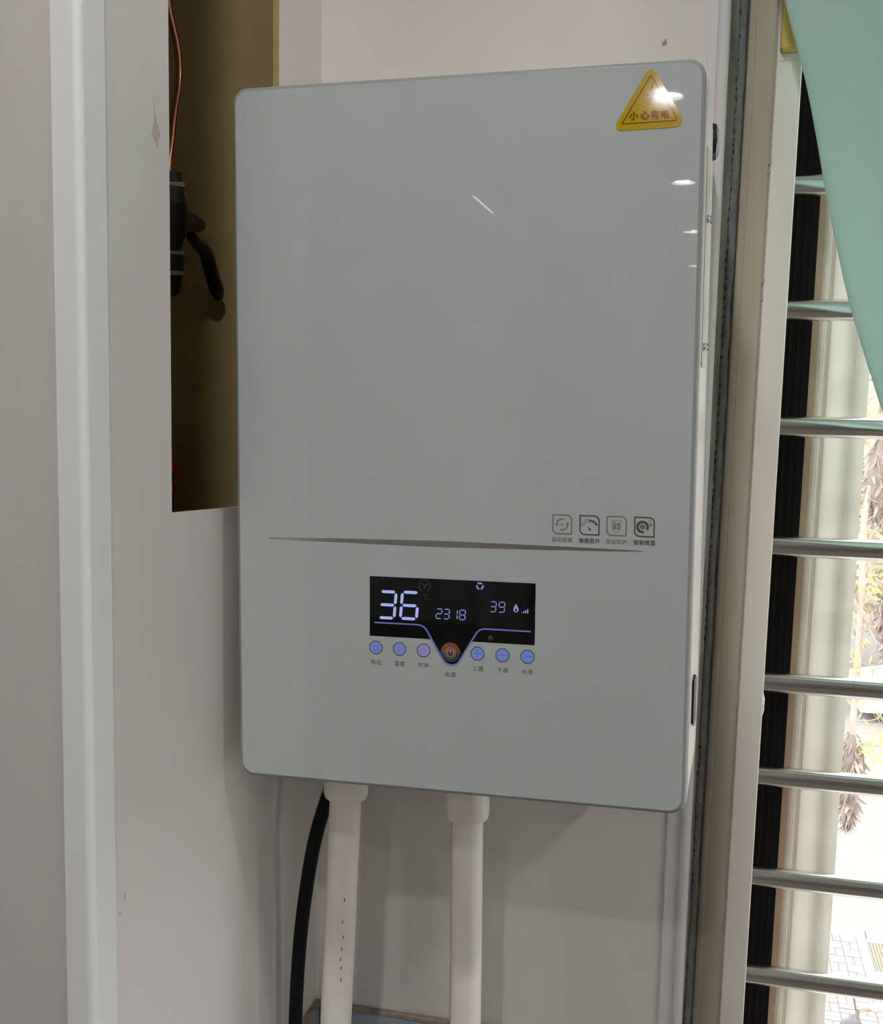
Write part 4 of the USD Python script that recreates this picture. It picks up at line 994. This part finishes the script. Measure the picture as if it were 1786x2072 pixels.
ws = trimesh.Trimesh([(4.50, W0 + 0.15, GZ + 0.99), (4.50, W1 - 0.15, GZ + 0.99), (5.18, W1 - 0.25, GZ + 1.39), (5.18, W0 + 0.25, GZ + 1.39), (4.52, W0 + 0.15, GZ + 0.95), (4.52, W1 - 0.15, GZ + 0.95), (5.2, W1 - 0.25, GZ + 1.35), (5.2, W0 + 0.25, GZ + 1.35)],
                     [(0, 2, 1), (0, 3, 2), (4, 5, 6), (4, 6, 7), (0, 1, 5), (0, 5, 4), (2, 3, 7), (2, 7, 6), (1, 2, 6), (1, 6, 5), (0, 4, 7), (0, 7, 3)], process=False)
obj('windscreen', ws, 'car_glass', ca, local=False)
for x in (4.45, 7.15):
    for y in (W0 - 0.02, W1 - 0.18):
        m = lathe([(0.0, 0.0), (0.29, 0.0), (0.32, 0.03), (0.32, 0.17), (0.29, 0.2), (0.0, 0.2)], 24)
        m.apply_transform(trimesh.transformations.rotation_matrix(-PI / 2, [1, 0, 0])); m.apply_translation([x, y, GZ + 0.32])
        obj('wheel', m, 'tyre', ca, local=False)

# ---------------------------------------------------------------- scooter and its rider at the lower right
sx, sy = 2.13, 9.55
so = thing('scooter', 'dark grey scooter on the pavement in the lower right corner', 'scooter', (sx, sy, GZ))
A = lambda x, y, z: (sx + x, sy + y, GZ + z)
obj('front_fairing', J([hull_spheres(A(-0.33, 0.12, 1.0), 0.05, A(-0.33, -0.12, 1.0), 0.05), hull_spheres(A(-0.36, 0, 0.95), 0.12, A(-0.42, 0, 0.45), 0.10)]), 'scooter_grey', so, local=False)
obj('footboard', rbox(*[c for p in zip(A(-0.35, -0.16, 0.28), A(0.25, 0.16, 0.34)) for c in p], 0.02), 'scooter_grey', so, local=False)
obj('seat', hull_spheres(A(0.28, 0, 0.60), 0.12, A(0.85, 0, 0.62), 0.12), 'scooter_grey', so, local=False)
obj('rear_body', hull_spheres(A(0.38, 0, 0.42), 0.15, A(0.85, 0, 0.47), 0.14), 'cloth_white', so, local=False)
obj('handlebar', tube([A(-0.27, 0.34, 1.02), A(-0.30, 0.1, 1.04), A(-0.30, -0.1, 1.04), A(-0.27, -0.34, 1.02)], 0.016, 10), 'tyre', so, local=False)
obj('mirror', hull_spheres(A(-0.34, 0.38, 1.20), 0.035, A(-0.34, 0.28, 1.20), 0.035), 'scooter_grey', so, local=False)
obj('mirror_arm', tube([A(-0.30, 0.24, 1.03), A(-0.33, 0.33, 1.19)], 0.008, 6), 'tyre', so, local=False)
for x in (-0.52, 0.72):
    m = lathe([(0.0, -0.045), (0.17, -0.045), (0.21, 0.0), (0.17, 0.045), (0.0, 0.045)], 24)
    m.apply_transform(trimesh.transformations.rotation_matrix(PI / 2, [1, 0, 0])); m.apply_translation(A(x, 0, 0.212))
    obj('wheel', m, 'tyre', so, local=False)
pe = thing('person', 'person in white sleeves and pink trousers sitting on the scooter, holding its handlebar', 'person', A(0.35, 0, 0.0))
bones = [(A(0.36, 0, 0.92), 0.145, A(0.30, 0, 1.20), 0.135), (A(0.30, 0, 1.20), 0.135, A(0.22, 0, 1.40), 0.12), (A(0.22, 0.14, 1.42), 0.07, A(0.22, -0.14, 1.42), 0.07), (A(0.21, 0, 1.44), 0.058, A(0.17, 0, 1.56), 0.052)]
for s_ in (1, -1):
    bones += [(A(0.22, 0.18 * s_, 1.40), 0.058, A(0.10, 0.27 * s_, 1.15), 0.046), (A(0.10, 0.27 * s_, 1.15), 0.046, A(-0.16, 0.27 * s_, 1.06), 0.034), (A(-0.16, 0.27 * s_, 1.06), 0.034, A(-0.22, 0.27 * s_, 1.055), 0.03),
              (A(0.36, 0.09 * s_, 0.90), 0.10, A(0.0, 0.15 * s_, 0.86), 0.075), (A(0.0, 0.15 * s_, 0.86), 0.075, A(0.06, 0.14 * s_, 0.44), 0.05), (A(0.06, 0.14 * s_, 0.44), 0.05, A(-0.08, 0.13 * s_, 0.39), 0.04)]
bones += [(A(0.14, 0, 1.64), 0.088, A(0.12, 0, 1.70), 0.095), (A(0.14, 0, 1.64), 0.088, A(0.10, 0, 1.60), 0.06), (A(0.035, 0, 1.645), 0.014, A(0.05, 0, 1.67), 0.014)]
for s_ in (1, -1):
    for k in range(4):
        bones.append((A(-0.22, (0.30 - 0.020 * k) * s_, 1.06), 0.011, A(-0.285, (0.305 - 0.020 * k) * s_, 1.05 - 0.004 * k), 0.0095))
        bones.append((A(-0.285, (0.305 - 0.020 * k) * s_, 1.05 - 0.004 * k), 0.0095, A(-0.30, (0.305 - 0.020 * k) * s_, 1.005), 0.0085))
    bones.append((A(-0.20, 0.245 * s_, 1.05), 0.011, A(-0.255, 0.225 * s_, 1.03), 0.0095))
body = blend(bones, 0.012, 6)
obj('body', body, 'skin', pe, local=False, smooth=True)
jb = [(A(0.36, 0, 0.93), 0.158, A(0.30, 0, 1.20), 0.150), (A(0.30, 0, 1.20), 0.150, A(0.22, 0, 1.40), 0.132), (A(0.22, 0.15, 1.42), 0.082, A(0.22, -0.15, 1.42), 0.082)]
for s_ in (1, -1):
    jb += [(A(0.22, 0.18 * s_, 1.40), 0.078, A(0.10, 0.27 * s_, 1.15), 0.066), (A(0.10, 0.27 * s_, 1.15), 0.066, A(-0.13, 0.27 * s_, 1.065), 0.048)]
jm = blend(jb, 0.02, 5); jm.vertices += (meshkit.noise(jm.vertices * 14)[:, None] - 0.5) * 0.02
obj('jacket', jm, 'cloth_white', pe, local=False, smooth=True)
tb = []
for s_ in (1, -1):
    tb += [(A(0.36, 0.09 * s_, 0.90), 0.112, A(0.0, 0.15 * s_, 0.86), 0.088), (A(0.0, 0.15 * s_, 0.86), 0.088, A(0.06, 0.14 * s_, 0.48), 0.065)]
obj('trousers', blend(tb, 0.02, 5), 'cloth_pink', pe, local=False, smooth=True)
hr_ = blend([(A(0.16, 0, 1.66), 0.10, A(0.145, 0, 1.71), 0.10)], 0.015, 3)
hr_ = trimesh.intersections.slice_mesh_plane(hr_, [0.75, 0, 0.66], A(0.125, 0, 1.68), cap=False)
obj('hair', hr_, 'hair', pe, local=False, smooth=True)
for s_ in (1, -1):
    e_ = trimesh.creation.icosphere(1, 0.011); e_.apply_translation(A(0.045, 0.033 * s_, 1.695)); obj('eye', e_, 'hair', pe, local=False)
obj('mouth', hull_spheres(A(0.045, 0.02, 1.60), 0.006, A(0.045, -0.02, 1.60), 0.006), 'cloth_pink', pe, local=False)
